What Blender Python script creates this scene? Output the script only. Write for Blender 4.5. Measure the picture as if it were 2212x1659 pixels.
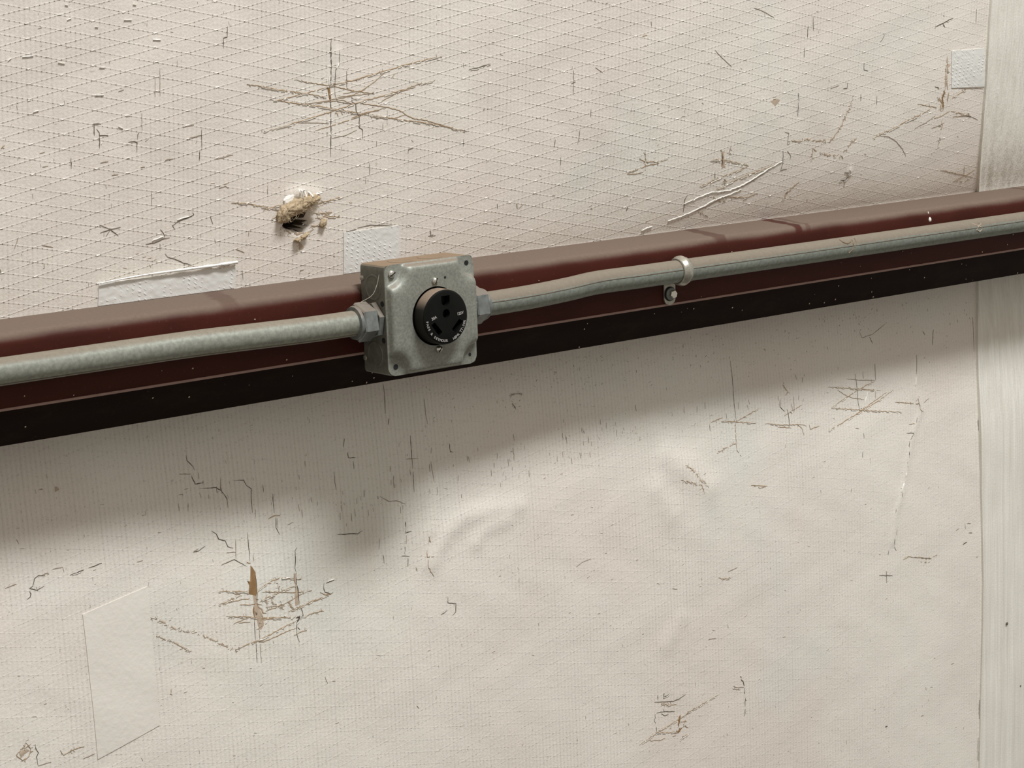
import bpy, bmesh, math, random
import numpy as np
from mathutils import Vector, Matrix, noise

for o in list(bpy.data.objects):
    bpy.data.objects.remove(o)
scene = bpy.context.scene
COL = scene.collection
random.seed(11)

# ------------------------------------------------------------------ camera
FPX = 4794.95
CAM_C = np.array([-1.21016, -1.67006, 0.29827])
CAM_R = np.array([[0.776988945, -0.6285615, -0.034621084],
                  [-0.138052068, -0.116477533, -0.983552038],
                  [0.614190366, 0.768988573, -0.177275971]])
cam = bpy.data.objects.new('camera', bpy.data.cameras.new('camera'))
COL.objects.link(cam)
cam.data.sensor_fit = 'HORIZONTAL'
cam.data.sensor_width = 36.0
cam.data.lens = FPX / 2212 * 36.0
cam.data.clip_start = 0.05
mw = Matrix.Identity(4)
for r in range(3):
    mw[r][0] = CAM_R[0][r]; mw[r][1] = -CAM_R[1][r]; mw[r][2] = -CAM_R[2][r]; mw[r][3] = CAM_C[r]
cam.matrix_world = mw
scene.camera = cam

# ------------------------------------------------------------------ world, lamps, exposure
world = bpy.data.worlds.new('world'); scene.world = world
world.use_nodes = True
world.node_tree.nodes['Background'].inputs['Color'].default_value = (1.0, 0.93, 0.83, 1)
world.node_tree.nodes['Background'].inputs['Strength'].default_value = 0.50


def area_lamp(name, target, direction, dist, sx, sy, watts, color):
    l = bpy.data.lights.new(name, 'AREA'); l.shape = 'RECTANGLE'
    l.size = sx; l.size_y = sy; l.energy = watts; l.color = color
    o = bpy.data.objects.new(name, l); COL.objects.link(o)
    d = Vector(direction).normalized()
    o.location = Vector(target) + d * dist
    o.rotation_euler = d.to_track_quat('Z', 'Y').to_euler()
    return o


area_lamp('ceiling_lamp', (0.0, 0.05, -0.1), (0.17, -1.0, 1.85), 5.4, 1.95, 0.64, 386, (0.945, 0.965, 0.985))

scene.view_settings.view_transform = 'Standard'
scene.view_settings.look = 'None'
scene.view_settings.gamma = 1.0
scene.view_settings.use_curve_mapping = False
scene.view_settings.exposure = 0.0


# ------------------------------------------------------------------ helpers: objects
def tag(o, label=None, cat=None, group=None, kind=None):
    for k, v in (('label', label), ('category', cat), ('group', group), ('kind', kind)):
        if v: o[k] = v
    return o


def empty(name, loc=(0, 0, 0)):
    o = bpy.data.objects.new(name, None); COL.objects.link(o)
    o.location = loc; o.empty_display_size = 0.02
    return o


def obj(name, me, mats, parent=None, smooth=None):
    if not isinstance(mats, (list, tuple)): mats = [mats]
    for m in mats: me.materials.append(m)
    o = bpy.data.objects.new(name, me); COL.objects.link(o)
    if smooth is not None: sharpen(me, smooth)
    if parent:
        o.parent = parent
        o.matrix_parent_inverse = Matrix.Translation(-Vector(parent.location))
        if parent.parent: o.matrix_parent_inverse = Matrix.Identity(4)
    return o


def sharpen(me, deg):
    bm = bmesh.new(); bm.from_mesh(me)
    for f in bm.faces: f.smooth = True
    for e in bm.edges:
        if len(e.link_faces) == 2 and e.calc_face_angle(0) > math.radians(deg): e.smooth = False
    bm.to_mesh(me); bm.free()


def mesh_from(verts, faces, name='m', recalc=False):
    me = bpy.data.meshes.new(name)
    me.from_pydata([tuple(v) for v in verts], [], faces)
    me.update()
    if recalc:
        bm = bmesh.new(); bm.from_mesh(me)
        bmesh.ops.recalc_face_normals(bm, faces=bm.faces[:])
        bm.to_mesh(me); bm.free()
    return me


def bm_mesh(bm, name='m'):
    bmesh.ops.recalc_face_normals(bm, faces=bm.faces[:])
    me = bpy.data.meshes.new(name); bm.to_mesh(me); bm.free()
    return me


def loft(rings, closed=True, cap0=False, cap1=False):
    """rings: list of equal-length point lists"""
    n = len(rings[0]); V = [p for r in rings for p in r]; F = []
    for i in range(len(rings) - 1):
        for j in range(n if closed else n - 1):
            a = i * n + j; b = i * n + (j + 1) % n
            F.append((a, b, b + n, a + n))
    if cap0: F.append(tuple(range(n))[::-1])
    if cap1: F.append(tuple((len(rings) - 1) * n + k for k in range(n)))
    return V, F


def lathe(profile, center, axis, n=32, cap0=True, cap1=True):
    """profile: list of (distance along axis, radius)"""
    a = Vector(axis).normalized(); u = a.orthogonal().normalized(); w = a.cross(u); c = Vector(center)
    rings = [[c + a * t + (u * math.cos(2 * math.pi * k / n) + w * math.sin(2 * math.pi * k / n)) * r for k in range(n)] for t, r in profile]
    return loft(rings, True, cap0, cap1)


def tube(path, rad, n=28, cap=True):
    """swept tube through points (mostly along X)"""
    P = [Vector(p) for p in path]; rings = []
    for i, p in enumerate(P):
        t = (P[min(i + 1, len(P) - 1)] - P[max(i - 1, 0)]).normalized()
        up = Vector((0, 0, 1)) if abs(t.z) < 0.9 else Vector((0, 1, 0))
        s = t.cross(up).normalized(); u2 = s.cross(t)
        r = rad[i] if isinstance(rad, (list, tuple)) else rad
        rings.append([p + (s * math.cos(2 * math.pi * k / n) + u2 * math.sin(2 * math.pi * k / n)) * r for k in range(n)])
    return loft(rings, True, cap, cap)


def merged(parts):
    V = []; F = []
    for v, f in parts:
        o = len(V); V += list(v); F += [tuple(i + o for i in q) for q in f]
    return V, F


# ------------------------------------------------------------------ helpers: materials
class NT:
    def __init__(s, name):
        s.m = bpy.data.materials.new(name); s.m.use_nodes = True
        s.t = s.m.node_tree; s.b = s.t.nodes['Principled BSDF']
        s.tc = s.t.nodes.new('ShaderNodeTexCoord')

    def val(s, x, inp):
        if hasattr(x, 'is_output'): s.t.links.new(x, inp)
        else: inp.default_value = x

    def math(s, op, a, b=None, c=None, clamp=False):
        n = s.t.nodes.new('ShaderNodeMath'); n.operation = op; n.use_clamp = clamp
        s.val(a, n.inputs[0])
        if b is not None: s.val(b, n.inputs[1])
        if c is not None: s.val(c, n.inputs[2])
        return n.outputs[0]

    def ramp(s, x, a, b, lo=0.0, hi=1.0):
        n = s.t.nodes.new('ShaderNodeMapRange'); n.interpolation_type = 'SMOOTHSTEP'
        s.val(x, n.inputs['Value'])
        n.inputs['From Min'].default_value = a; n.inputs['From Max'].default_value = b
        n.inputs['To Min'].default_value = lo; n.inputs['To Max'].default_value = hi
        return n.outputs['Result']

    def noise(s, scale, detail=3, rough=0.5, vec=None, stretch=None):
        n = s.t.nodes.new('ShaderNodeTexNoise')
        n.inputs['Scale'].default_value = scale; n.inputs['Detail'].default_value = detail
        n.inputs['Roughness'].default_value = rough
        v = vec or s.tc.outputs['Object']
        if stretch:
            mp = s.t.nodes.new('ShaderNodeMapping'); mp.inputs['Scale'].default_value = stretch
            s.t.links.new(v, mp.inputs['Vector']); v = mp.outputs['Vector']
        s.t.links.new(v, n.inputs['Vector'])
        return n.outputs['Fac']

    def mix(s, fac, a, b):
        n = s.t.nodes.new('ShaderNodeMix'); n.data_type = 'RGBA'
        s.val(fac, n.inputs[0])
        for x, i in ((a, 6), (b, 7)):
            if hasattr(x, 'is_output'): s.t.links.new(x, n.inputs[i])
            else: n.inputs[i].default_value = (*x, 1)
        return n.outputs[2]

    def xyz(s):
        n = s.t.nodes.new('ShaderNodeSeparateXYZ'); s.t.links.new(s.tc.outputs['Object'], n.inputs[0])
        return n.outputs

    def nz(s):
        g = s.t.nodes.new('ShaderNodeNewGeometry'); n = s.t.nodes.new('ShaderNodeSeparateXYZ')
        s.t.links.new(g.outputs['Normal'], n.inputs[0]); return n.outputs[2]

    def bump(s, h, dist, strength=1.0):
        n = s.t.nodes.new('ShaderNodeBump'); n.inputs['Distance'].default_value = dist
        n.inputs['Strength'].default_value = strength
        s.val(h, n.inputs['Height']); s.t.links.new(n.outputs['Normal'], s.b.inputs['Normal'])

    def done(s, col, rough=0.6, metal=0.0):
        if hasattr(col, 'is_output'): s.t.links.new(col, s.b.inputs['Base Color'])
        else: s.b.inputs['Base Color'].default_value = (*col, 1)
        s.val(rough, s.b.inputs['Roughness']); s.val(metal, s.b.inputs['Metallic'])
        return s.m


def simple(name, col, rough=0.6, metal=0.0, var=0.25, scale=200, bump=0.0):
    t = NT(name); n = t.noise(scale, 4)
    dk = tuple(c * (1 - var) for c in col); lt = tuple(min(1, c * (1 + var)) for c in col)
    if bump: t.bump(n, bump)
    return t.done(t.mix(n, dk, lt), rough, metal)


def line_mask(t, coord, period, half):
    """1 on thin lines repeating every period, 0 between"""
    f = t.math('FRACT', t.math('DIVIDE', coord, period))
    d = t.math('MULTIPLY', t.math('ABSOLUTE', t.math('SUBTRACT', f, 0.5)), period)   # distance measured to mid cell
    return t.ramp(d, half * 0.35, half, 1.0, 0.0)


def wall_material():
    t = NT('reinforced_vinyl_facing')
    x, y, z = t.xyz()
    wob = t.math('MULTIPLY', t.math('SUBTRACT', t.noise(9, 2), 0.5), 0.0025)
    zz = t.math('ADD', z, wob)
    up = line_mask(t, t.math('SUBTRACT', zz, t.math('MULTIPLY', x, 0.206)), 0.0127, 0.00085)
    dn = line_mask(t, t.math('ADD', zz, t.math('MULTIPLY', x, 0.206)), 0.0127, 0.00085)
    v1 = line_mask(t, x, 0.0235, 0.0008)
    v2 = line_mask(t, x, 0.0047, 0.0007)
    v3 = line_mask(t, x, 0.00235, 0.0006)
    big = t.noise(4.5, 3); mid = t.noise(24, 3); fine = t.noise(420, 3); dashn = t.noise(130, 2)
    # the scrim shows clearest above the steel, fainter towards the far seam
    fade = t.math('MULTIPLY', t.ramp(x, 0.25, 1.0, 1.0, 0.45), t.ramp(z, -0.12, 0.05, 0.30, 1.0))
    fadev = t.math('MULTIPLY', t.ramp(x, 0.35, 1.0, 1.0, 0.6), t.ramp(z, -0.12, 0.05, 1.0, 0.9))
    upf = t.math('MULTIPLY', up, t.ramp(mid, 0.25, 0.55, 0.5, 1.0))
    dnf = t.math('MULTIPLY', dn, t.ramp(mid, 0.75, 0.4, 0.5, 1.0))
    diag = t.math('MAXIMUM', upf, dnf)
    dash = t.math('MULTIPLY', diag, t.math('MULTIPLY_ADD', v2, 0.92, 0.08))
    dash = t.math('MULTIPLY', dash, t.ramp(dashn, 0.32, 0.62, 0.35, 1.0))
    node = t.math('MULTIPLY', up, dn)
    vert = t.math('MAXIMUM', t.math('MULTIPLY', v1, 0.55), t.math('MULTIPLY', v2, 0.38))
    vert = t.math('MAXIMUM', vert, t.math('MULTIPLY', v3, 0.2))
    vert = t.math('MULTIPLY', vert, t.ramp(t.noise(11, 3), 0.35, 0.65, 0.35, 1.0))
    rel = t.math('ADD', t.math('MULTIPLY', diag, 0.2), t.math('MULTIPLY', dash, 0.9))
    rel = t.math('MULTIPLY', t.math('ADD', rel, t.math('MULTIPLY', node, 0.6)), fade)
    rel = t.math('ADD', rel, t.math('MULTIPLY', t.math('MULTIPLY', vert, 0.5), fadev))
    rel = t.math('ADD', rel, t.math('MULTIPLY', t.math('SUBTRACT', fine, 0.5), 0.7))
    rel = t.math('ADD', rel, t.math('MULTIPLY', t.noise(45, 3), 1.2))
    t.bump(rel, 0.00042, 1.0)
    c = t.mix(t.ramp(big, 0.3, 0.7), (0.70, 0.635, 0.565), (0.735, 0.695, 0.62))
    c = t.mix(t.math('MULTIPLY', t.ramp(t.noise(6.5, 3), 0.55, 0.75), 0.5), c, (0.66, 0.66, 0.60))
    dirt = t.math('ADD', t.math('MULTIPLY', t.math('MULTIPLY', dash, 0.6), fade), t.math('MULTIPLY', t.math('MULTIPLY', vert, 0.36), fadev))
    c = t.mix(t.math('MULTIPLY', t.ramp(t.noise(620, 2), 0.45, 0.75), 0.22), c, (0.45, 0.40, 0.34))
    c = t.mix(dirt, c, (0.26, 0.215, 0.17))
    spk = t.math('MULTIPLY', t.ramp(t.noise(260, 1), 0.72, 0.78), 0.35)
    c = t.mix(spk, c, (0.3, 0.25, 0.2))
    return t.done(c, 0.62)


def strip_material():
    t = NT('ribbed_seam_facing'); x, y, z = t.xyz()
    st = t.noise(1.0, 4, 0.7, stretch=(260, 260, 5))
    rel = t.math('MULTIPLY_ADD', st, 1.6, t.math('MULTIPLY', line_mask(t, x, 0.0047, 0.0012), 0.25))
    rel = t.math('ADD', rel, t.math('MULTIPLY', t.noise(420, 3), 0.35))
    t.bump(rel, 0.0006)
    c = t.mix(t.ramp(st, 0.3, 0.7), (0.655, 0.625, 0.55), (0.75, 0.725, 0.65))
    return t.done(c, 0.6)


def girt_material():
    t = NT('red_oxide_primer'); x, y, z = t.xyz(); nz = t.nz()
    n1 = t.noise(38, 4, stretch=(0.35, 1, 1)); n2 = t.noise(300, 4)
    red = t.mix(t.ramp(n1, 0.3, 0.7), (0.042, 0.0096, 0.0060), (0.055, 0.0128, 0.0080))
    red = t.mix(t.math('MULTIPLY', t.ramp(n2, 0.6, 0.75), 0.25), red, (0.12, 0.06, 0.045))
    dust = t.ramp(t.math('ADD', nz, t.math('MULTIPLY', t.math('SUBTRACT', n1, 0.5), 0.5)), 0.22, 0.95, 0.0, 0.95)
    wob = t.math('MULTIPLY', t.math('SUBTRACT', t.noise(60, 2), 0.5), 0.012)
    for a, w, k in ((0.411, 0.010, 0.55), (0.529, 0.008, 0.95), (0.956, 0.006, 0.5), (-0.19, 0.012, 0.35), (0.545, 0.004, 0.4)):
        d = t.math('ABSOLUTE', t.math('SUBTRACT', t.math('ADD', x, wob), t.math('MULTIPLY_ADD', y, 0.35, a)))
        dust = t.math('MULTIPLY', dust, t.ramp(d, w * 0.5, w, 1 - k, 1.0))
    dcol = t.mix(n2, (0.125, 0.09, 0.068), (0.165, 0.122, 0.095))
    c = t.mix(dust, red, dcol)
    t.bump(n2, 0.0001)
    t.b.inputs['Specular IOR Level'].default_value = 0.12
    return t.done(c, t.math('MULTIPLY_ADD', dust, 0.35, 0.5))


def galv(name, base, lo=0.35, hi=0.85, amt=0.85, metal=0.55, rough=0.46, mott=260, dustc=(0.31, 0.235, 0.165)):
    t = NT(name); nz = t.nz()
    n = t.noise(mott, 5, 0.65); n2 = t.noise(45, 4, stretch=(0.25, 1, 1))
    c = t.mix(t.ramp(n, 0.28, 0.72), tuple(v * 0.78 for v in base), tuple(v * 1.2 for v in base))
    c = t.mix(t.math('MULTIPLY', t.ramp(n2, 0.55, 0.8), 0.5), c, tuple(v * 0.62 for v in base))
    d = t.ramp(t.math('ADD', nz, t.math('MULTIPLY', t.math('SUBTRACT', n2, 0.5), 0.25)), lo, hi, 0.0, amt)
    c = t.mix(d, c, t.mix(n, tuple(v * 0.85 for v in dustc), tuple(v * 1.12 for v in dustc)))
    t.bump(n, 0.00003)
    return t.done(c, t.math('MULTIPLY_ADD', d, 0.3, rough), t.math('MULTIPLY', t.math('SUBTRACT', 1.0, d), metal))


def fibre_material(name, a, b):
    t = NT(name); n = t.noise(260, 5, 0.7)
    t.bump(t.noise(500, 5, 0.75), 0.0006)
    return t.done(t.mix(t.ramp(n, 0.3, 0.7), a, b), 0.95)


def tape_material():
    t = NT('white_repair_tape'); x, y, z = t.xyz(); n = t.noise(300, 3); m = t.noise(60, 2)
    x = t.math('ADD', x, t.math('MULTIPLY', t.noise(90, 2), 0.006)); z = t.math('ADD', z, t.math('MULTIPLY', t.noise(70, 2), 0.006))
    d = t.math('MULTIPLY', t.math('SINE', t.math('MULTIPLY', t.math('ADD', x, t.math('MULTIPLY', z, 0.8)), 900)), t.math('SINE', t.math('MULTIPLY', t.math('SUBTRACT', z, t.math('MULTIPLY', x, 0.1)), 800)))
    h = t.math('ADD', t.math('MULTIPLY', t.ramp(d, 0.35, 0.95), t.ramp(m, 0.35, 0.6)), t.math('MULTIPLY', n, 0.5))
    t.bump(h, 0.00028)
    return t.done(t.mix(m, (0.665, 0.655, 0.615), (0.72, 0.71, 0.675)), 0.5)


M = {}
M['wall'] = wall_material()
M['strip'] = strip_material()
M['girt'] = girt_material()
t_ = NT('soiled_dark_steel'); n_ = t_.noise(45, 5, 0.65, stretch=(0.5, 1, 1)); n2_ = t_.noise(260, 4)
t_.b.inputs['Specular IOR Level'].default_value = 0.1
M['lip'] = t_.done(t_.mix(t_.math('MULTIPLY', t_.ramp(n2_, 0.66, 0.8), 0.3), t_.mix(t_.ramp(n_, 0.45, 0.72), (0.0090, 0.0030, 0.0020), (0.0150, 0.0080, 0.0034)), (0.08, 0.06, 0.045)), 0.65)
M['emt_l'] = galv('galvanised_conduit_grey', (0.225, 0.232, 0.19), 0.5, 0.85, 0.75, metal=0.22, rough=0.55, dustc=(0.185, 0.14, 0.097))
M['emt_r'] = galv('galvanised_conduit_dusty', (0.185, 0.20, 0.168), 0.30, 0.42, 0.9, metal=0.22, rough=0.55, dustc=(0.175, 0.138, 0.10))
M['box'] = galv('galvanised_box_steel', (0.14, 0.14, 0.115), 0.5, 0.9, 1.0, mott=120, rough=0.5, metal=0.3, dustc=(0.20, 0.135, 0.08))
M['cover'] = galv('galvanised_cover_steel', (0.235, 0.24, 0.205), 0.45, 1.0, 0.85, mott=420, rough=0.5, metal=0.35, dustc=(0.19, 0.14, 0.10))
M['nut'] = galv('zinc_connector', (0.165, 0.175, 0.165), 0.3, 0.6, 0.85, mott=150, metal=0.3, dustc=(0.165, 0.132, 0.10))
M['strap'] = galv('bright_zinc_strap', (0.36, 0.345, 0.29), 0.5, 0.95, 0.6, metal=0.6, rough=0.3, dustc=(0.25, 0.20, 0.145))
M['screw'] = simple('plated_screw_metal', (0.62, 0.60, 0.54), 0.25, 0.9, 0.15)
M['black'] = simple('black_moulded_plastic', (0.0045, 0.0047, 0.0040), 0.42, 0.0, 0.3, 120)
M['black'].node_tree.nodes['Principled BSDF'].inputs['Specular IOR Level'].default_value = 0.12
t_ = NT('black_plastic_dusty_rim')
t_.b.inputs['Specular IOR Level'].default_value = 0.2
d_ = t_.ramp(t_.nz(), 0.3, 0.75, 0.0, 0.85)
M['rim'] = t_.done(t_.mix(d_, (0.012, 0.0115, 0.009), (0.25, 0.185, 0.135)), 0.6)
M['ink'] = simple('pale_stamped_ink', (0.27, 0.255, 0.24), 0.7)
M['void'] = simple('dark_cavity', (0.004, 0.004, 0.004), 0.9)
M['tape'] = tape_material()
M['tan'] = simple('tan_exposed_scrim', (0.38, 0.28, 0.18), 0.85, 0, 0.35, 300)
M['dark'] = simple('dark_crack', (0.12, 0.095, 0.07), 0.9, 0, 0.4, 300)
M['fine'] = simple('grey_brown_crease', (0.34, 0.28, 0.22), 0.85, 0, 0.35, 300)
M['soil'] = simple('soft_brown_scuff', (0.45, 0.355, 0.265), 0.9, 0, 0.25, 200)
M['pale'] = simple('pale_vinyl_and_highlight', (0.80, 0.765, 0.70), 0.55, 0, 0.06, 200)  # paler than the facing; highlights on raised ridges are put into this colour
M['brown'] = simple('exposed_brown_backing', (0.25, 0.145, 0.06), 0.85, 0, 0.4, 160)
M['fibre'] = fibre_material('tan_glass_fibre', (0.34, 0.255, 0.155), (0.46, 0.36, 0.235))
M['fibre_dk'] = fibre_material('dark_glass_fibre', (0.04, 0.028, 0.014), (0.12, 0.085, 0.045))  # darker brown fibre lining the torn hole
M['rust'] = simple('rust_smear', (0.20, 0.145, 0.085), 0.85, 0, 0.4, 300)
M['edge_dust'] = simple('dust_on_edge', (0.30, 0.195, 0.165), 0.9, 0, 0.35, 60)
M['web'] = simple('spider_thread', (0.55, 0.50, 0.42), 0.7)


# ------------------------------------------------------------------ wall surface (real billowed sheet)
def ray(u, v):
    return CAM_R.T @ np.array([(u - 1106.0) / FPX, (v - 829.5) / FPX, 1.0])


def seg_dist(x, z, pts):
    best = np.full(np.shape(x), 1e9)
    for (x0, z0), (x1, z1) in zip(pts[:-1], pts[1:]):
        dx, dz = x1 - x0, z1 - z0; L = dx * dx + dz * dz + 1e-12
        t = np.clip(((x - x0) * dx + (z - z0) * dz) / L, 0, 1)
        best = np.minimum(best, np.hypot(x - x0 - t * dx, z - z0 - t * dz))
    return best


WRINKLES = []      # (polyline in wall x,z ; height out of the wall ; width)
HOLE = None


def wall_y(x, z):
    x = np.asarray(x, float); z = np.asarray(z, float)
    y = np.full(np.broadcast(x, z).shape, 0.08)
    upz = np.maximum(z - 0.03, 0)
    y = y - 0.05 * np.tanh(upz * 0.085 / 0.05)
    lo = np.maximum(-0.085 - z, 0)
    y = y - 0.016 * np.tanh(lo * 0.10 / 0.016)
    k = np.clip((x + 0.1) / 0.75, 0.0, 1); k = 0.12 + 0.88 * k * k * (3 - 2 * k)
    y = y - 0.027 * (1 - np.exp(-upz / 0.065)) * k
    k = 1 - np.exp(-((z - 0.03) / 0.04) ** 2)
    y = y + k * (0.0006 * np.sin(x * 23 + 1.3 * np.sin(z * 17)) * np.sin(z * 19 + 0.7) + 0.0003 * np.sin(x * 61 + 2 * np.sin(z * 40)) * np.sin(z * 53 + x * 20))
    for pts, h, w in WRINKLES:
        d = seg_dist(x, z, pts); y = y - h * np.exp(-(d / w) ** 2)
    return y


GX_, GZ_, GS_ = -0.97, -1.22, 0.0026
GRID = None


def wy(x, z):
    """bilinear lookup of the sheet surface"""
    fx = (x - GX_) / GS_; fz = (z - GZ_) / GS_
    i = min(max(int(fx), 0), GRID.shape[1] - 2); j = min(max(int(fz), 0), GRID.shape[0] - 2)
    a = min(max(fx - i, 0), 1); b = min(max(fz - j, 0), 1)
    return float((GRID[j, i] * (1 - a) + GRID[j, i + 1] * a) * (1 - b) + (GRID[j + 1, i] * (1 - a) + GRID[j + 1, i + 1] * a) * b)


def build_lookup():
    global GRID
    X, Z = np.meshgrid(np.arange(GX_, 1.75, GS_), np.arange(GZ_, 0.66, GS_)); GRID = wall_y(X, Z)


def at(u, v):
    """photo pixel -> point on the wall sheet"""
    d = ray(u, v); Y = 0.07
    for _ in range(6):
        s = (Y - CAM_C[1]) / d[1]; P = CAM_C + s * d
        Y = wy(P[0], P[2])
    return P


def crop(ox, oy, k):
    return lambda *pts: [(ox + px / k, oy + py / k) for px, py in pts]


A = crop(500, 60, 3.318); Bc = crop(1340, 280, 5.267); Cc = crop(1600, 0, 3.614); Dc = crop(400, 1150, 5.53)
Ec = crop(0, 1200, 3.614); Fc = crop(1500, 760, 3.107); Gc = crop(1340, 1420, 6.144); Hc = crop(380, 940, 3.568)
Ic = crop(180, 400, 3.16); Jc = crop(0, 0, 4.148); Kc = crop(900, 0, 3.16); Lc = crop(900, 1200, 3.16); Nc = crop(1900, 1240, 3.958)
Qc = crop(500, 800, 2.765)


def wl(pts):
    return [(lambda p: (p[0], p[2]))(at(u, v)) for u, v in pts]


build_lookup()
_w = [(wl(Qc((1195, 1150), (1230, 1070), (1290, 975), (1390, 880), (1560, 835), (1720, 815))), 0.0030, 0.011),
      (wl(Qc((1460, 1030), (1490, 975), (1540, 935), (1640, 905))), 0.0026, 0.009),
      (wl(Qc((1210, 640), (1215, 780), (1200, 960))), 0.0018, 0.007),
      (wl([(1440, 985), (1470, 1010), (1530, 1050)]), 0.0035, 0.016),
      (wl([(1420, 1060), (1450, 1110)]), 0.0025, 0.014),
      (wl([(1470, 1340), (1440, 1390)]), 0.0020, 0.012),
      (wl(Fc((1490, 60), (1485, 260), (1520, 390), (1470, 540), (1435, 720), (1400, 930), (1350, 1090), (1330, 1280))), 0.0016, 0.005),
      (wl(A((760, 170), (745, 330))), 0.0018, 0.004),
      (wl(A((420, 1200), (520, 1170), (600, 1200))), 0.0025, 0.006),
      (wl(Cc((850, 1330), (850, 1350))), 0.0020, 0.004)]
WRINKLES.extend((p, h * 0.6, w) for p, h, w in _w)
build_lookup()

hx, _, hz = at(*A((482, 1388))[0])
HOLE = (hx, hz)


def build_wall():
    def axis(lo, hi, flo, fhi, fine, coarse):
        a = np.arange(lo, flo, coarse); b = np.arange(flo, fhi, fine); c = np.arange(fhi, hi + coarse, coarse)
        return np.concatenate([a, b, c])
    xs = axis(-0.95, 1.70, -0.46, 1.06, 0.0026, 0.012)
    zs = axis(-1.20, 0.62, -0.46, 0.32, 0.0026, 0.012)
    X, Z = np.meshgrid(xs, zs)
    Y = wall_y(X, Z)
    r = np.hypot((X - HOLE[0] + 0.15 * (Z - HOLE[1])) / 0.0130, (Z - HOLE[1]) / 0.0100)
    ang = np.arctan2(Z - HOLE[1], X - HOLE[0])
    r = r * (1 + 0.14 * np.sin(3 * ang + 1) + 0.08 * np.sin(7 * ang))
    Y = Y + 0.05 * (1 - 1 / (1 + np.exp(-(r - 0.85) * 14)))
    nx, nz_ = len(xs), len(zs)
    V = np.stack([X, Y, Z], -1).reshape(-1, 3)
    i = np.arange(nz_ - 1)[:, None] * nx + np.arange(nx - 1)[None, :]
    Fq = np.stack([i, i + 1, i + 1 + nx, i + nx], -1).reshape(-1, 4)
    me = bpy.data.meshes.new('wall'); me.vertices.add(len(V)); me.vertices.foreach_set('co', V.ravel())
    me.loops.add(Fq.size); me.loops.foreach_set('vertex_index', Fq.ravel().astype(np.int32))
    me.polygons.add(len(Fq)); me.polygons.foreach_set('loop_start', np.arange(0, Fq.size, 4, dtype=np.int32))
    me.polygons.foreach_set('loop_total', np.full(len(Fq), 4, dtype=np.int32))
    me.polygons.foreach_set('use_smooth', np.ones(len(Fq), bool))
    rc = (r[:-1, :-1] + r[1:, 1:]) / 2
    me.polygons.foreach_set('material_index', (rc.ravel() < 0.92).astype(np.int32))
    me.update(calc_edges=True); me.validate()
    o = obj('wall_back', me, [M['wall'], M['fibre_dk']])
    return tag(o, 'cream reinforced vinyl insulation facing with a diamond scrim, torn and creased', None, None, 'structure')


wall = build_wall()


def build_floor():
    t = NT('dusty_concrete'); n = t.noise(3, 6, 0.6)
    t.bump(t.noise(60, 5), 0.002)
    m = t.done(t.mix(n, (0.075, 0.066, 0.055), (0.12, 0.108, 0.092)), 0.85)
    xs = [-3, -1.5, 0, 1.5, 3.5]; ys = [0.06, -1.2, -2.6, -4.2]
    V = [(x, y, -1.2) for y in ys for x in xs]
    F = [(r * 5 + c, (r + 1) * 5 + c, (r + 1) * 5 + c + 1, r * 5 + c + 1) for r in range(3) for c in range(4)]
    tag(obj('floor', mesh_from(V, F, recalc=True), m), 'dusty grey concrete floor below the wall', None, None, 'structure')


build_floor()

# far seam: the next sheet of facing overlaps with fine upright ribs
def build_strip():
    xs = np.concatenate([np.array([0.9215, 0.9218, 0.9225]), np.arange(0.924, 1.70, 0.0035)])
    zs = np.arange(-1.20, 0.62, 0.012)
    X, Z = np.meshgrid(xs, zs)
    base = np.interp(Z, [-1.2, -0.70, -0.57, -0.455, -0.25, -0.17, 0.04, 0.15, 0.26, 0.62], [0.925, 0.928, 0.931, 0.934, 0.926, 0.921, 0.922, 0.934, 0.945, 0.98])
    want = base - 1.23 * (0.08 - wall_y(np.full_like(Z, 0.93), Z))
    edge = (want - 0.9215) * np.clip((1.10 - X) / 0.18, 0, 1)
    lift = 0.0022 + 0.0015 * np.exp(-((Z + 0.27) / 0.05) ** 2) + 0.0012 * np.sin(X * 160) * 0.2
    rib = 0.0007 * np.sin(X * 520 + 1.2 * np.sin(Z * 6)) + 0.0006 * np.sin(X * 233 + Z * 3)
    Xe = X + edge
    Y = wall_y(Xe, Z) - lift - rib
    Y[:, 0] = wall_y(Xe[:, 0], Z[:, 0]) + 0.0005
    n = len(xs); V = np.stack([Xe, Y, Z], -1).reshape(-1, 3)
    F = [(i * n + j, i * n + j + 1, (i + 1) * n + j + 1, (i + 1) * n + j) for i in range(len(zs) - 1) for j in range(n - 1)]
    o = obj('trim_1', mesh_from(V, F), M['strip'], None, 60)
    tag(o, 'grey-white ribbed seam strip running down the right edge of the wall', None, None, 'structure')


build_strip()

# ------------------------------------------------------------------ steel girt
girt = tag(empty('steel_girt', (0.3, 0.03, -0.067)), 'dark red primed steel girt with a dusty top running across the wall', 'girt')
GX0, GX1 = -0.95, 1.70


def extrude_x(profile, thick, xs):
    """open profile (y,z) given thickness, swept along X"""
    P = [Vector((0, a, b)) for a, b in profile]; off = []
    for i, p in enumerate(P):
        t = (P[min(i + 1, len(P) - 1)] - P[max(i - 1, 0)]).normalized()
        n = Vector((0, t.z, -t.y)); off.append(p - n * thick)
    ring = P + off[::-1]
    rings = [[Vector((x, q.y, q.z)) for q in ring] for x in xs]
    return loft(rings, True, True, True)


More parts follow.
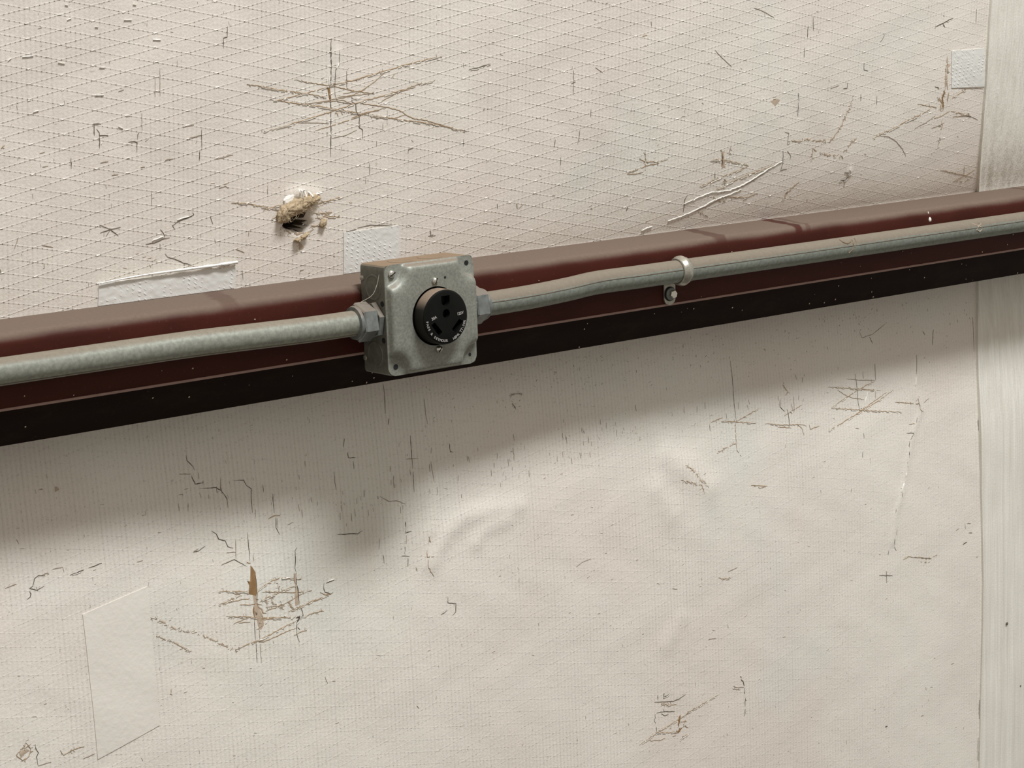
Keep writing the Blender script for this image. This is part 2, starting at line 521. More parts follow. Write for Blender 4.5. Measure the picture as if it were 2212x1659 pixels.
gx = [GX0 + (GX1 - GX0) * i / 60 for i in range(61)]
prof = [(0.0797, 0.030), (0.07, 0.030), (0.05, 0.0301), (0.02, 0.030)]
for k in range(0, 11):
    a = math.radians(90 - 9 * k); R_ = 0.011
    prof.append((R_ - R_ * math.cos(math.radians(9 * k - 90 + 90)) * 0 - R_ * math.sin(math.radians(9 * k)) + 0.0, 0.030 - R_ + R_ * math.cos(math.radians(9 * k))))
prof += [(0.0, 0.005), (0.0, -0.012), (0.0, -0.026), (0.0, -0.0300), (0.0002, -0.0325), (0.0006, -0.0335)]
V, F = extrude_x(prof, 0.002, gx)
obj('web_and_flange', mesh_from(V, F, recalc=True), M['girt'], girt, 35)
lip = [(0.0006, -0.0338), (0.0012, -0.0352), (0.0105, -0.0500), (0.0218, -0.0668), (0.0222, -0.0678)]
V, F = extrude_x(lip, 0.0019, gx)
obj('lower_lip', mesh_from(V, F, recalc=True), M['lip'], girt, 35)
V, F = tube([(x, 0.0006, -0.0331) for x in gx], 0.0013, 8)
tag(obj('dusty_edge', mesh_from(V, F, recalc=True), M['edge_dust'], girt, 60), 'pale dust line on the bottom edge of the flange')
# hardened white paint drip on the upper bend
V, F = lathe([(0, 0.0006), (0.003, 0.0008), (0.006, 0.0014), (0.0085, 0.0026), (0.0105, 0.0024), (0.012, 0.0012)], (0.7415, 0.0022, 0.0262), (0.08, -0.12, -1), 10)
tag(obj('paint_drip', mesh_from(V, F, recalc=True), M['pale'], girt, 60), 'white paint drip')
random.seed(5)
parts = []
for k in range(70):
    x = random.uniform(-0.44, 0.95); s = random.uniform(0.0004, 0.0011)
    if random.random() < 0.5:
        tt = random.random(); y, z = 0.0005 + 0.021 * tt, -0.0352 - 0.0316 * tt; y -= 0.0004
    else:
        y, z = -0.0005, random.uniform(-0.030, 0.015)
    parts.append(lathe([(-s * .5, s * .3), (0, s), (s * .5, s * .3)], (x, y, z), (random.uniform(-.2, .2), -1, -0.3), 6))
V, F = merged(parts)
tag(obj('dust_fleck', mesh_from(V, F, recalc=True), M['soil'], girt, 60), 'pale dust flecks', None, None, 'stuff')

# ------------------------------------------------------------------ conduit
RT = 0.0117


def bendy(pts, n=10):
    """Catmull-Rom through points"""
    P = [Vector(p) for p in pts]; out = []
    for i in range(len(P) - 1):
        p0 = P[max(i - 1, 0)]; p1 = P[i]; p2 = P[i + 1]; p3 = P[min(i + 2, len(P) - 1)]
        for k in range(n):
            t = k / n
            out.append(0.5 * ((2 * p1) + (p2 - p0) * t + (2 * p0 - 5 * p1 + 4 * p2 - p3) * t * t + (3 * p1 - p0 - 3 * p2 + p3) * t ** 3))
    out.append(P[-1]); return out


def hexring(x0, x1, cy, cz, r, rot=0.0, chamfer=0.0012):
    rings = []
    for x, rr in ((x0, r - chamfer), (x0 + chamfer, r), (x1 - chamfer, r), (x1, r - chamfer)):
        rings.append([Vector((x, cy + rr * math.sin(rot + math.pi / 3 * k), cz + rr * math.cos(rot + math.pi / 3 * k))) for k in range(6)])
    return loft(rings, True, True, True)


def conduit(label, path, side, mat, seam_ang):
    root = tag(empty('metal_conduit', tuple(path[0])), label, 'conduit', 'conduit runs along the girt')
    V, F = tube(path, RT, 36)
    obj('pipe', mesh_from(V, F, recalc=True), mat, root, 40)
    # raised weld seam running the length of the pipe
    sp = [Vector(p) + Vector((0, -math.cos(seam_ang), math.sin(seam_ang))) * (RT - 0.0001) for p in path]
    V, F = tube(sp, 0.0006, 6)
    obj('weld_seam', mesh_from(V, F, recalc=True), M['dark'], root, 60)
    return root


CY, CZ = -0.0205, -0.0003
lp = bendy([(-0.95, -0.0125, 0.0015), (-0.6, -0.0125, 0.0015), (-0.40, -0.0125, 0.0012), (-0.30, -0.0128, 0.0012), (-0.235, -0.0150, 0.0013), (-0.185, -0.0185, 0.0008), (-0.12, -0.0202, CZ), (-0.0655, CY, CZ)], 8)
cl = conduit('grey galvanised conduit left of the outlet box', lp, -1, M['emt_l'], math.radians(-52))
rp = bendy([(0.062, CY, CZ - 0.0003), (0.10, CY, CZ - 0.0003), (0.14, -0.0198, 0.0000), (0.185, -0.0160, 0.0012), (0.225, -0.0130, 0.0030), (0.28, -0.0124, 0.0026), (0.34, -0.0124, 0.0024), (0.7, -0.0124, 0.0015), (1.70, -0.0124, 0.0008)], 8)
cr = conduit('dust-topped galvanised conduit right of the outlet box', rp, 1, M['emt_r'], math.radians(13))

for root, sx in ((cl, -1), (cr, 1)):
    e = empty('connector', (0, 0, 0)); e.parent = root; e.matrix_parent_inverse = Matrix.Translation(-Vector(root.location))
    a, b = sorted((sx * 0.0720, sx * 0.0570))
    V, F = hexring(a, b, CY, CZ, 0.0182, math.radians(8), 0.0014)
    n_ = obj('compression_nut', mesh_from(V, F, recalc=True), M['nut'], e, 30); n_.matrix_parent_inverse = Matrix.Identity(4)
    a, b = sorted((sx * 0.0565, sx * 0.0510))
    V, F = hexring(a, b, CY, CZ, 0.0176, math.radians(-14), 0.0008)
    n_ = obj('hex_body', mesh_from(V, F, recalc=True), M['nut'], e, 30); n_.matrix_parent_inverse = Matrix.Identity(4)
    V, F = lathe([(0, 0.0124), (0.0004, 0.0150), (0.0026, 0.0158), (0.004, 0.0150)], (sx * 0.0755, CY, CZ), (-sx, 0, 0), 28)
    n_ = obj('gland_ring', mesh_from(V, F, recalc=True), M['nut'], e, 50); n_.matrix_parent_inverse = Matrix.Identity(4)


# rust smear and a squiggle of dried adhesive on the right-hand pipe
def pipe_patch(root, name, pts, w, mat, label):
    """pts: (x, angle in degrees from the front, up positive) on the pipe at CY=-.0124"""
    P = []
    for x, a in pts:
        zc = 0.0024 if x < 0.36 else 0.0024 - (x - 0.34) * 0.0025
        P.append(Vector((x, -0.0124 - math.cos(math.radians(a)) * (RT + 0.0001), zc + math.sin(math.radians(a)) * (RT + 0.0001))))
    V, F = tube(P, w, 6)
    tag(obj(name, mesh_from(V, F, recalc=True), mat, root, 60), label)


pipe_patch(cr, 'rust_smear', [(0.572, 62), (0.574, 40), (0.580, 28), (0.585, 36), (0.589, 48), (0.5885, 20), (0.586, -8), (0.581, -25)], 0.0007, M['rust'], 'brown rust smear')
pipe_patch(cr, 'rust_smear', [(0.595, 55), (0.594, 30), (0.590, 5)], 0.0006, M['rust'], 'brown rust smear')
pipe_patch(cr, 'adhesive_squiggle', [(0.790, 48), (0.796, 30), (0.803, 18), (0.806, 4), (0.801, -8), (0.795, 2), (0.799, 20), (0.805, 34), (0.800, 44)], 0.0005, M['soil'], 'dried tan squiggle')

# ------------------------------------------------------------------ conduit strap
SX = 0.3405
strap = tag(empty('conduit_strap', (SX, -0.0005, -0.022)), 'bright one-hole pipe strap bolted under the right-hand conduit', 'strap')
zc = 0.0024; yc = -0.0124
rings = []
prof = [(-0.0065, 0.0012), (-0.0058, 0.0022), (-0.0035, 0.0027), (-0.0012, 0.0040), (0.0012, 0.0040), (0.0035, 0.0027), (0.0058, 0.0022), (0.0065, 0.0012)]
for k in range(33):
    a = math.radians(118 - k * (118 + 118) / 32)
    ring = []
    for dx, h in prof: ring.append(Vector((SX + dx, yc - math.cos(a) * (RT + h), zc + math.sin(a) * (RT + h))))
    for dx, h in prof[::-1]: ring.append(Vector((SX + dx, yc - math.cos(a) * (RT + 0.0003), zc + math.sin(a) * (RT + 0.0003))))
    rings.append(ring)
V, F = loft(rings, True, True, True)
obj('band', mesh_from(V, F, recalc=True), M['strap'], strap, 50)
# flat tab with rounded end
out = [(-0.0078, -0.008), (0.0078, -0.008)]
for k in range(0, 13):
    a = math.radians(-15 * k); out.append((0.0078 * math.cos(a), -0.0262 + 0.0070 * math.sin(a)))
TX = SX - 0.0062
rings = [[Vector((TX + a, y, b)) for a, b in out] for y in (-0.0004, -0.0022)]
V, F = loft(rings, True, True, True)
obj('tab', mesh_from(V, F, recalc=True), M['strap'], strap, 40)
bolt = empty('bolt', (TX, -0.002, -0.0215)); bolt.parent = strap; bolt.matrix_parent_inverse = Matrix.Translation(-Vector(strap.location))


def under(o): o.matrix_parent_inverse = Matrix.Translation(-Vector(bolt.location)); return o


V, F = lathe([(0, 0.0074), (0.0008, 0.0076), (0.0014, 0.0072)], (TX, -0.0022, -0.0215), (0, -1, 0), 28)
under(obj('rubber_washer', mesh_from(V, F, recalc=True), M['void'], bolt, 40))
V, F = lathe([(0.0014, 0.0067), (0.0024, 0.0067), (0.0030, 0.0058), (0.0031, 0.003)], (TX, -0.0022, -0.0215), (0, -1, 0), 28)
under(obj('flange', mesh_from(V, F, recalc=True), M['nut'], bolt, 40))
rings = []
for y, rr in ((-0.0050, 0.0046), (-0.0086, 0.0046), (-0.0093, 0.0040)):
    rings.append([Vector((TX + rr * math.sin(math.pi / 3 * k + .3), y, -0.0215 + rr * math.cos(math.pi / 3 * k + .3))) for k in range(6)])
V, F = loft(rings, True, True, True)
under(obj('hex_head', mesh_from(V, F, recalc=True), M['screw'], bolt, 25))

# ------------------------------------------------------------------ outlet box
HB = 0.0508; DB = 0.0381
boxr = tag(empty('outlet_box', (0, 0, -HB)), 'square galvanised steel outlet box with a round black thirty amp receptacle', 'outlet')
NA = 240


def sq_r(th, h, r):
    """rounded-square radius at an angle"""
    c, s = abs(math.cos(th)), abs(math.sin(th)); k = h - r
    d = h / max(c, s)
    x, z = d * c, d * s
    if x > k and z > k:
        B_ = (c + s) * k; Cq = 2 * k * k - r * r
        d = B_ + math.sqrt(max(B_ * B_ - Cq, 0))
    return d


def notch_r(th, h, rn, rc=0.003):
    d = sq_r(th, h, rc); c, s = abs(math.cos(th)), abs(math.sin(th)); q = h + 0.001
    B_ = (c + s) * q; disc = B_ * B_ - (2 * q * q - rn * rn)
    if disc > 0: d = min(d, B_ - math.sqrt(disc))
    return d


def smooth_ring(rs, it=3):
    for _ in range(it): rs = [(rs[i - 1] + 2 * rs[i] + rs[(i + 1) % len(rs)]) / 4 for i in range(len(rs))]
    return rs


TH = [2 * math.pi * (k + .5) / NA for k in range(NA)]


def ring_of(rs, y, sc=1.0):
    return [Vector((r * sc * math.cos(a), y, r * sc * math.sin(a))) for r, a in zip(rs, TH)]


outer = [sq_r(a, HB, 0.0035) for a in TH]
inner = [sq_r(a, HB - 0.0016, 0.0025) for a in TH]
V, F = loft([ring_of(inner, -DB), ring_of(outer, -DB), ring_of(outer, -0.0012), ring_of(inner, 0.0)], True, False, True)
V2, F2 = loft([ring_of(inner, -DB), ring_of(inner, -0.002)], True, False, True)
V, F = merged([(V, F), (V2, F2)])
obj('box_body', mesh_from(V, F, recalc=True), M['box'], boxr, 30)
# knockouts, punched holes and spot welds on the left side; knockouts on the top
for (cy, cz, r, nm) in ((-0.0200, 0.0297, 0.0122, 'knockout'), (-0.0188, -0.0322, 0.0122, 'knockout')):
    V, F = lathe([(0, r), (0.0002, r), (0.00045, r - 0.0006), (0.00045, r - 0.0012), (0.0002, r - 0.0018), (0.0002, r - 0.003)], (-HB, cy, cz), (-1, 0, 0), 36)
    obj(nm, mesh_from(V, F, recalc=True), M['box'], boxr, 30)
for cy, cz in ((-0.0335, 0.0157), (-0.0333, -0.0180)):
    V, F = lathe([(0, 0.0026), (0.0003, 0.0026), (0.0003, 0.001)], (-HB, cy, cz), (-1, 0, 0), 18)
    tag(obj('side_hole', mesh_from(V, F, recalc=True), M['void'], boxr, 30), 'dark punched hole')
for cy, cz in ((-0.0035, 0.0372), (-0.003, -0.0370)):
    V, F = lathe([(-0.0006, 0.0026), (0.0008, 0.0024), (0.0012, 0.0012)], (-HB, cy, cz), (-1, -0.15, 0), 14)
    obj('spot_weld', mesh_from(V, F, recalc=True), M['strap'], boxr, 40)
for cx in (-0.018, 0.016):
    V, F = lathe([(0, 0.0122), (0.0002, 0.0122), (0.0004, 0.0115), (0.0002, 0.0108)], (cx, -0.019, HB), (0, 0, 1), 36)
    obj('knockout', mesh_from(V, F, recalc=True), M['box'], boxr, 30)

# raised device cover with notched corners
YC = -DB
o_r = [sq_r(a, 0.0512, 0.0085) for a in TH]
p0 = smooth_ring([notch_r(a, 0.0503, 0.0182) for a in TH], 2)
p1 = smooth_ring([notch_r(a, 0.0497, 0.0190) for a in TH], 2)
p2 = smooth_ring([notch_r(a, 0.0491, 0.0198) for a in TH], 2)
p3 = smooth_ring([notch_r(a, 0.0483, 0.0208) for a in TH], 2)
p4 = smooth_ring([notch_r(a, 0.0467, 0.0224) for a in TH], 3)
p5 = smooth_ring([notch_r(a, 0.0447, 0.0243) for a in TH], 4)
hole = [0.0274] * NA
mid = [(a + b) / 2 for a, b in zip(p5, hole)]
rings = [ring_of(o_r, YC), ring_of(o_r, YC - 0.0011, 1), ring_of([min(a, b) for a, b in zip(p0, o_r)], YC - 0.0015), ring_of([min(a, b - .0003) for a, b in zip(p1, o_r)], YC - 0.0030),
         ring_of(p2, YC - 0.0058), ring_of(p3, YC - 0.0077), ring_of(p4, YC - 0.0088), ring_of(p5, YC - 0.0091), ring_of(mid, YC - 0.0091), ring_of(hole, YC - 0.0089), ring_of(hole, YC - 0.0074)]
V, F = loft(rings)
obj('device_cover', mesh_from(V, F, recalc=True), M['cover'], boxr, 50)
YP = YC - 0.0091
for cx, cz in ((-0.0432, -0.0428), (0.0428, 0.0442), (0.0428, -0.0425)):
    rr = 0.0026 if cz < 0 and cx < 0 else (0.0024 if cz > 0 else 0.0016)
    V, F = lathe([(0, rr), (0.0003, rr), (0.0003, rr * .4)], (cx, YC - 0.0013, cz), (0, -1, 0), 18)
    v0 = V
    tag(obj('cover_hole', mesh_from(V, F, recalc=True), M['void'], boxr, 30), 'dark empty screw hole')


def slotted_screw(name, c, r, h, ang, slot=True):
    V, F = lathe([(0, r), (h * .4, r), (h * .8, r * .75), (h, r * .35)], c, (0, -1, 0), 20)
    s = obj(name, mesh_from(V, F, recalc=True), M['screw'], boxr, 50)
    if slot:
        ca, sa = math.cos(ang), math.sin(ang); c = Vector(c); rings = []
        for y in (-h * .75, -h - 0.0001):
            rings.append([c + Vector((a * ca - b * sa, y, a * sa + b * ca)) for a, b in ((-r * .85, -r * .14), (r * .85, -r * .14), (r * .85, r * .14), (-r * .85, r * .14))])
        V, F = loft(rings, True, True, True)
        q = obj('screw_slot', mesh_from(V, F, recalc=True), M['void'], s, 30)
        q.matrix_parent_inverse = Matrix.Identity(4)
    return s


slotted_screw('cover_screw', (-0.0435, YC - 0.0015, 0.0428), 0.0036, 0.0026, 0.5)
slotted_screw('mounting_screw', (-0.0004, YP, 0.0325), 0.0034, 0.0030, 1.2)
slotted_screw('mounting_screw', (0.0010, YP, -0.0312), 0.0034, 0.0030, 0.9)
V, F = lathe([(0, 0.0012), (0.0002, 0.0012), (0.0002, 0.0006)], (0.0115, YP, 0.0345), (0, -1, 0), 12)
tag(obj('pin_hole', mesh_from(V, F, recalc=True), M['void'], boxr, 30), 'small dark hole')

# receptacle: black drum with real slots
YF = -0.0612
RR = 0.0258
V, F = lathe([(0, RR), (0.0105, RR), (0.0125, RR - 0.0004), (0.0138, RR - 0.0013), (0.0143, RR - 0.0026)], (0.0007, YF + 0.0145, 0), (0, -1, 0), 72)
dm = mesh_from(V, F, recalc=True); dm.materials.append(M['rim']); dm.materials.append(M['black'])
drum = bpy.data.objects.new('tmp_drum', dm)
COL.objects.link(drum)
for p in dm.polygons:
    if p.normal.y < -0.5: p.material_index = 1


def cutter(poly, depth=0.009):
    rings = [[Vector((a, y, b)) for a, b in poly] for y in (YF - 0.004, YF + depth)]
    V, F = loft(rings, True, True, True)
    m = mesh_from(V, F, recalc=True); m.materials.append(M['black'])
    o = bpy.data.objects.new('tmp_cut', m); COL.objects.link(o); return o


def circ(cx, cz, r, n=24): return [(cx + r * math.cos(2 * math.pi * k / n), cz + r * math.sin(2 * math.pi * k / n)) for k in range(n)]


ground = [(-0.0042, 0.0200), (-0.0042, 0.0150)] + [(0.0006 + 0.0048 * math.cos(math.radians(180 + 15 * k)), 0.0152 + 0.0048 * math.sin(math.radians(180 + 15 * k))) for k in range(1, 12)] + [(0.0054, 0.0150), (0.0054, 0.0198)]
lsl = [(-0.0168, -0.0055), (-0.0127, -0.0032), (-0.0043, -0.0131), (-0.0082, -0.0166)]
rsl = [(0.0154, -0.0034), (0.0205, -0.0059), (0.0104, -0.0156), (0.0068, -0.0117)]
cuts = [cutter(ground), cutter(circ(0.0009, 0.0034, 0.0041)), cutter(lsl), cutter(rsl)]
for c in cuts:
    md = drum.modifiers.new('cut', 'BOOLEAN'); md.operation = 'DIFFERENCE'; md.solver = 'EXACT'; md.object = c
bpy.context.view_layer.update()
dg = bpy.context.evaluated_depsgraph_get()
rm = bpy.data.meshes.new_from_object(drum.evaluated_get(dg))
for c in cuts + [drum]: bpy.data.objects.remove(c)
rec = bpy.data.objects.new('receptacle', rm); COL.objects.link(rec); sharpen(rm, 28)
rec.parent = boxr; rec.matrix_parent_inverse = Matrix.Translation(-Vector(boxr.location))
rec['label'] = 'round black receptacle'


def sub(o): o.matrix_parent_inverse = Matrix.Identity(4); return o


# near-black plates at the bottom of each slot, cavity shade put into their colour
for poly, nm in ((lsl, 'blade_slot'), (rsl, 'blade_slot'), (ground, 'ground_slot'), (circ(0.0009, 0.0034, 0.0041), 'centre_hole')):
    rings = [[Vector((a, y, b)) for a, b in poly] for y in (YF + 0.0085, YF + 0.0088)]
    V, F = loft(rings, True, True, True)
    sub(obj(nm, mesh_from(V, F, recalc=True), M['void'], rec, 30))


# stamped lettering
def glyphs(chars, size):
    cu = bpy.data.curves.new('txt', 'FONT'); cu.body = chars; cu.size = size; cu.align_x = 'CENTER'; cu.align_y = 'CENTER'; cu.extrude = 0.00008; cu.offset = size * 0.035
    o = bpy.data.objects.new('txt', cu); COL.objects.link(o); bpy.context.view_layer.update()
    m = bpy.data.meshes.new_from_object(o.evaluated_get(bpy.context.evaluated_depsgraph_get()))
    vs = [v.co.copy() for v in m.vertices]; fs = [tuple(p.vertices) for p in m.polygons]
    bpy.data.objects.remove(o); bpy.data.curves.remove(cu); bpy.data.meshes.remove(m)
    return vs, fs


def place(g, x, z, ang):
    ca, sa = math.cos(ang), math.sin(ang)
    return [Vector((x + v.x * ca - v.y * sa, YF - 0.00025 - v.z, z + v.x * sa + v.y * ca)) for v in g[0]], g[1]


def lettering(parts):
    V, F = merged(parts)
    o = sub(obj('lettering', mesh_from(V, F), M['ink'], rec)); o['label'] = 'pale stamped lettering'; return o


lettering([place(glyphs('30A', 0.0036), -0.0135, 0.0007, 0.30)])
lettering([place(glyphs('125V', 0.0036), 0.0166, 0.0017, 0.12)])
def arc(txt, size, rad, a0, a1):
    ps = []
    for i, ch in enumerate(txt):
        if ch == ' ': continue
        a = math.radians(a0 + (a1 - a0) * i / (len(txt) - 1))
        ps.append(place(glyphs(ch, size), rad * math.cos(a), rad * math.sin(a), a + math.pi / 2))
    return ps


lettering(arc('PASS & SEYMOUR', 0.0033, 0.0217, 186, 270))
lettering(arc('NEMA TT-30R', 0.0033, 0.0222, 292, 344))

# thread of old web between the connector and the box
wp = bendy([(-0.0655, -0.0205, 0.0180), (-0.058, -0.028, 0.024), (-0.0535, -0.030, 0.033), (-0.0512, -0.031, 0.0425)], 8)
V, F = tube(wp, 0.00024, 6)
tag(obj('cobweb_thread', mesh_from(V, F, recalc=True), M['web'], None, 60), 'thin cobweb thread between the left connector and the outlet box', 'cobweb')

# ------------------------------------------------------------------ repair tapes on the facing
def sheet(name, corners, label, mat=None, th=0.0007, amp=0.0006, nu=60, nv=30, fold=False, parent=None, seed=0):
    """corners: TL, TR, BR, BL in wall (x,z); follows the wall surface"""
    (ax, az), (bx, bz), (cx, cz), (dx, dz) = corners
    U, Vv = np.meshgrid(np.linspace(0, 1, nu), np.linspace(0, 1, nv))
    X = (1 - Vv) * ((1 - U) * ax + U * bx) + Vv * ((1 - U) * dx + U * cx)
    Z = (1 - Vv) * ((1 - U) * az + U * bz) + Vv * ((1 - U) * dz + U * cz)
    b = np.array([[noise.noise(Vector((x * 160, z * 220, seed))) for x, z in zip(rx, rz)] for rx, rz in zip(X, Z)])
    Y = wall_y(X, Z) - th - amp * np.maximum(b, -0.3) * 1.6
    rings = [Y]
    n = nu; V = list(map(tuple, np.stack([X, Y, Z], -1).reshape(-1, 3)))
    F = [(i * n + j, (i + 1) * n + j, (i + 1) * n + j + 1, i * n + j + 1) for i in range(nv - 1) for j in range(n - 1)]
    # edges drop to the wall
    border = [(0, j) for j in range(nu)] + [(i, nu - 1) for i in range(1, nv)] + [(nv - 1, j) for j in range(nu - 2, -1, -1)] + [(i, 0) for i in range(nv - 2, 0, -1)]
    base = len(V)
    for i, j in border: V.append((X[i, j], float(wall_y(X[i, j], Z[i, j])) + 0.0006, Z[i, j]))
    m = len(border)
    for k in range(m):
        i, j = border[k]; i2, j2 = border[(k + 1) % m]
        F.append((i * n + j, i2 * n + j2, base + (k + 1) % m, base + k))
    me = mesh_from(V, F, recalc=True)
    return obj(name, me, mat or M['tape'], parent, 50)


def wc(*px): return [(lambda p: (p[0], p[2]))(at(u, v)) for u, v in px]


r1 = tag(empty('repair_tape', tuple(at(360, 620))), 'long white tape patch with a rolled top edge along the girt', 'tape')
TL, TR = wc((213, 612), (510, 577))
zb = 0.0305
sheet('tape_sheet', [TL, TR, (TR[0] - 0.002, zb), (TL[0] - 0.001, zb)], None, amp=0.00018, nu=90, nv=26, parent=r1, seed=3)
ep = [at(u, v) for u, v in Ic((105, 668), (250, 640), (420, 610), (560, 590), (700, 572), (850, 552), (950, 538), (1040, 524))]
ep = bendy([Vector((p[0], p[1] - 0.0025, p[2])) for p in ep], 6)
rad = [0.0006 + 0.0014 * (i / len(ep)) * (0.75 + 0.25 * math.sin(i * 0.9)) for i in range(len(ep))]
V, F = tube(ep, rad, 10)
obj('rolled_edge', mesh_from(V, F, recalc=True), M['tape'], r1, 60)

r2 = tag(sheet('repair_tape', wc((742, 502), (862, 487)) + [(wc((862, 560))[0][0], 0.0305), (wc((742, 580))[0][0], 0.0305)], None, amp=0.00014, nv=44, seed=8),
         'square white tape patch just above the outlet box', 'tape')
r3 = tag(sheet('repair_tape', wc((2055, 110), (2126, 104), (2126, 187), (2055, 190)), None, amp=0.00018, seed=5), 'small white tape square beside the seam strip, top right', 'tape')
t4 = NT('smooth_vinyl_patch'); t4.bump(t4.noise(300, 3), 0.00025)
M['patch'] = t4.done(t4.mix(t4.noise(14, 3), (0.68, 0.635, 0.565), (0.715, 0.675, 0.605)), 0.55)
r4 = tag(sheet('repair_tape', wc((178, 1327), (317, 1267), (345, 1566), (211, 1640)), None, amp=0.0001, nv=60, mat=M['patch'], seed=2, th=0.0006),
         'tall smooth vinyl patch with a slanted top at the lower left', 'tape')


# ------------------------------------------------------------------ tears, cracks and scuffs (parts of the wall)
rng = random.Random(21)


def ribbon(pts, w, jit=0.35, h=0.00035, taper=True, lift=0.00012, gap=0.0):
    """thin irregular raised strip over wall points (x,z), width w metres"""
    P = []
    for (x0, z0), (x1, z1) in zip(pts[:-1], pts[1:]):
        L = math.hypot(x1 - x0, z1 - z0); n = max(1, int(L / 0.0022))
        for k in range(n):
            t = k / n; P.append([x0 + (x1 - x0) * t, z0 + (z1 - z0) * t])
    P.append(list(pts[-1]))
    N = len(P); V = []; F = []
    if N < 2: return [], []
    for i in range(1, N - 1):
        P[i][0] += rng.gauss(0, jit * w * .45); P[i][1] += rng.gauss(0, jit * w * .45)
    for i, (x, z) in enumerate(P):
        a = P[max(i - 1, 0)]; b = P[min(i + 1, N - 1)]
        tx, tz = b[0] - a[0], b[1] - a[1]; L = math.hypot(tx, tz) + 1e-9; nx, nz2 = -tz / L, tx / L
        s = i / (N - 1); k = w * 0.5 * rng.uniform(0.55, 1.25)
        if taper: k *= max(0.12, min(1, 5 * s, 5 * (1 - s)))
        for q, hh in ((-1, 0), (0, 1), (1, 0)):
            X = x + nx * k * q; Z = z + nz2 * k * q
            V.append((X, wy(X, Z) - lift - h * hh, Z))
    for i in range(N - 1):
        if gap and noise.noise(Vector((P[i][0] * 190, P[i][1] * 190, w * 9e3))) > 0.45 - gap: continue
        a = i * 3
        F += [(a, a + 1, a + 4, a + 3), (a + 1, a + 2, a + 5, a + 4)]
    return V, F


def patchpoly(pts, lift=0.0001):
    V = [(x, wy(x, z) - lift, z) for x, z in pts]
    cx = sum(p[0] for p in pts) / len(pts); cz = sum(p[1] for p in pts) / len(pts)
    V.append((cx, wy(cx, cz) - lift - 0.0004, cz)); n = len(pts)
    return V, [(i, (i + 1) % n, n) for i in range(n)]


KIND = {'t': 'tan', 'd': 'dark', 'f': 'fine', 's': 'soil', 'w': 'pale', 'b': 'brown'}


def barbs(pts, n, ln):
    out = []
    for _ in range(n):
        i = rng.randrange(len(pts) - 1); t = rng.random()
        x = pts[i][0] + (pts[i + 1][0] - pts[i][0]) * t; z = pts[i][1] + (pts[i + 1][1] - pts[i][1]) * t
        a = rng.uniform(0, 6.28); l = ln * rng.uniform(.4, 1.2)
        out.append([(x, z), (x + l * math.cos(a), z + l * math.sin(a) * .8)])
    return out


def mark(name, entries):
    """entries: (kind, width in mm, pixel polyline[, barb count]) -> one part of the wall"""
    by = {}
    for e in entries:
        k, w, px = e[0], e[1] * 0.001 * {'d': 0.72, 't': 0.78, 'f': 0.8}.get(e[0], 1.0), e[2]
        pts = wl(px)
        if k == 'P':
            by.setdefault('brown', []).append(patchpoly(pts)); continue
        if k == 'PS':
            by.setdefault('soil', []).append(patchpoly(pts, 0.00005)); continue
        by.setdefault(KIND[k], []).append(ribbon(pts, w, h=0.0009 if k == 'w' else 0.00035, jit={'s': 1.0, 't': 0.6}.get(k, 0.35), gap={'s': 0.34, 't': 0.03}.get(k, 0.0)))
        if k in 'td' and w > 0.0010:   # a lifted vinyl edge beside the tear, its highlight painted pale
            by.setdefault('pale', []).append(ribbon([(x, z - w * .75) for x, z in pts], w * .5, h=0.0006, jit=0.8, gap=0.5))
        if len(e) > 3:
            for bpts in barbs(pts, e[3] * 2, 0.0035): by.setdefault(KIND[k], []).append(ribbon(bpts, w * .6))
    V = []; F = []; mi = []; mats = []
    for mn, parts in by.items():
        mats.append(M[mn])
        v, f = merged(parts); o = len(V); V += v; F += [tuple(i + o for i in q) for q in f]; mi += [len(mats) - 1] * len(f)
    me = mesh_from(V, F)
    o = obj(name, me, mats, wall)
    me.polygons.foreach_set('material_index', mi)
    me.polygons.foreach_set('use_smooth', [True] * len(mi))
    return o


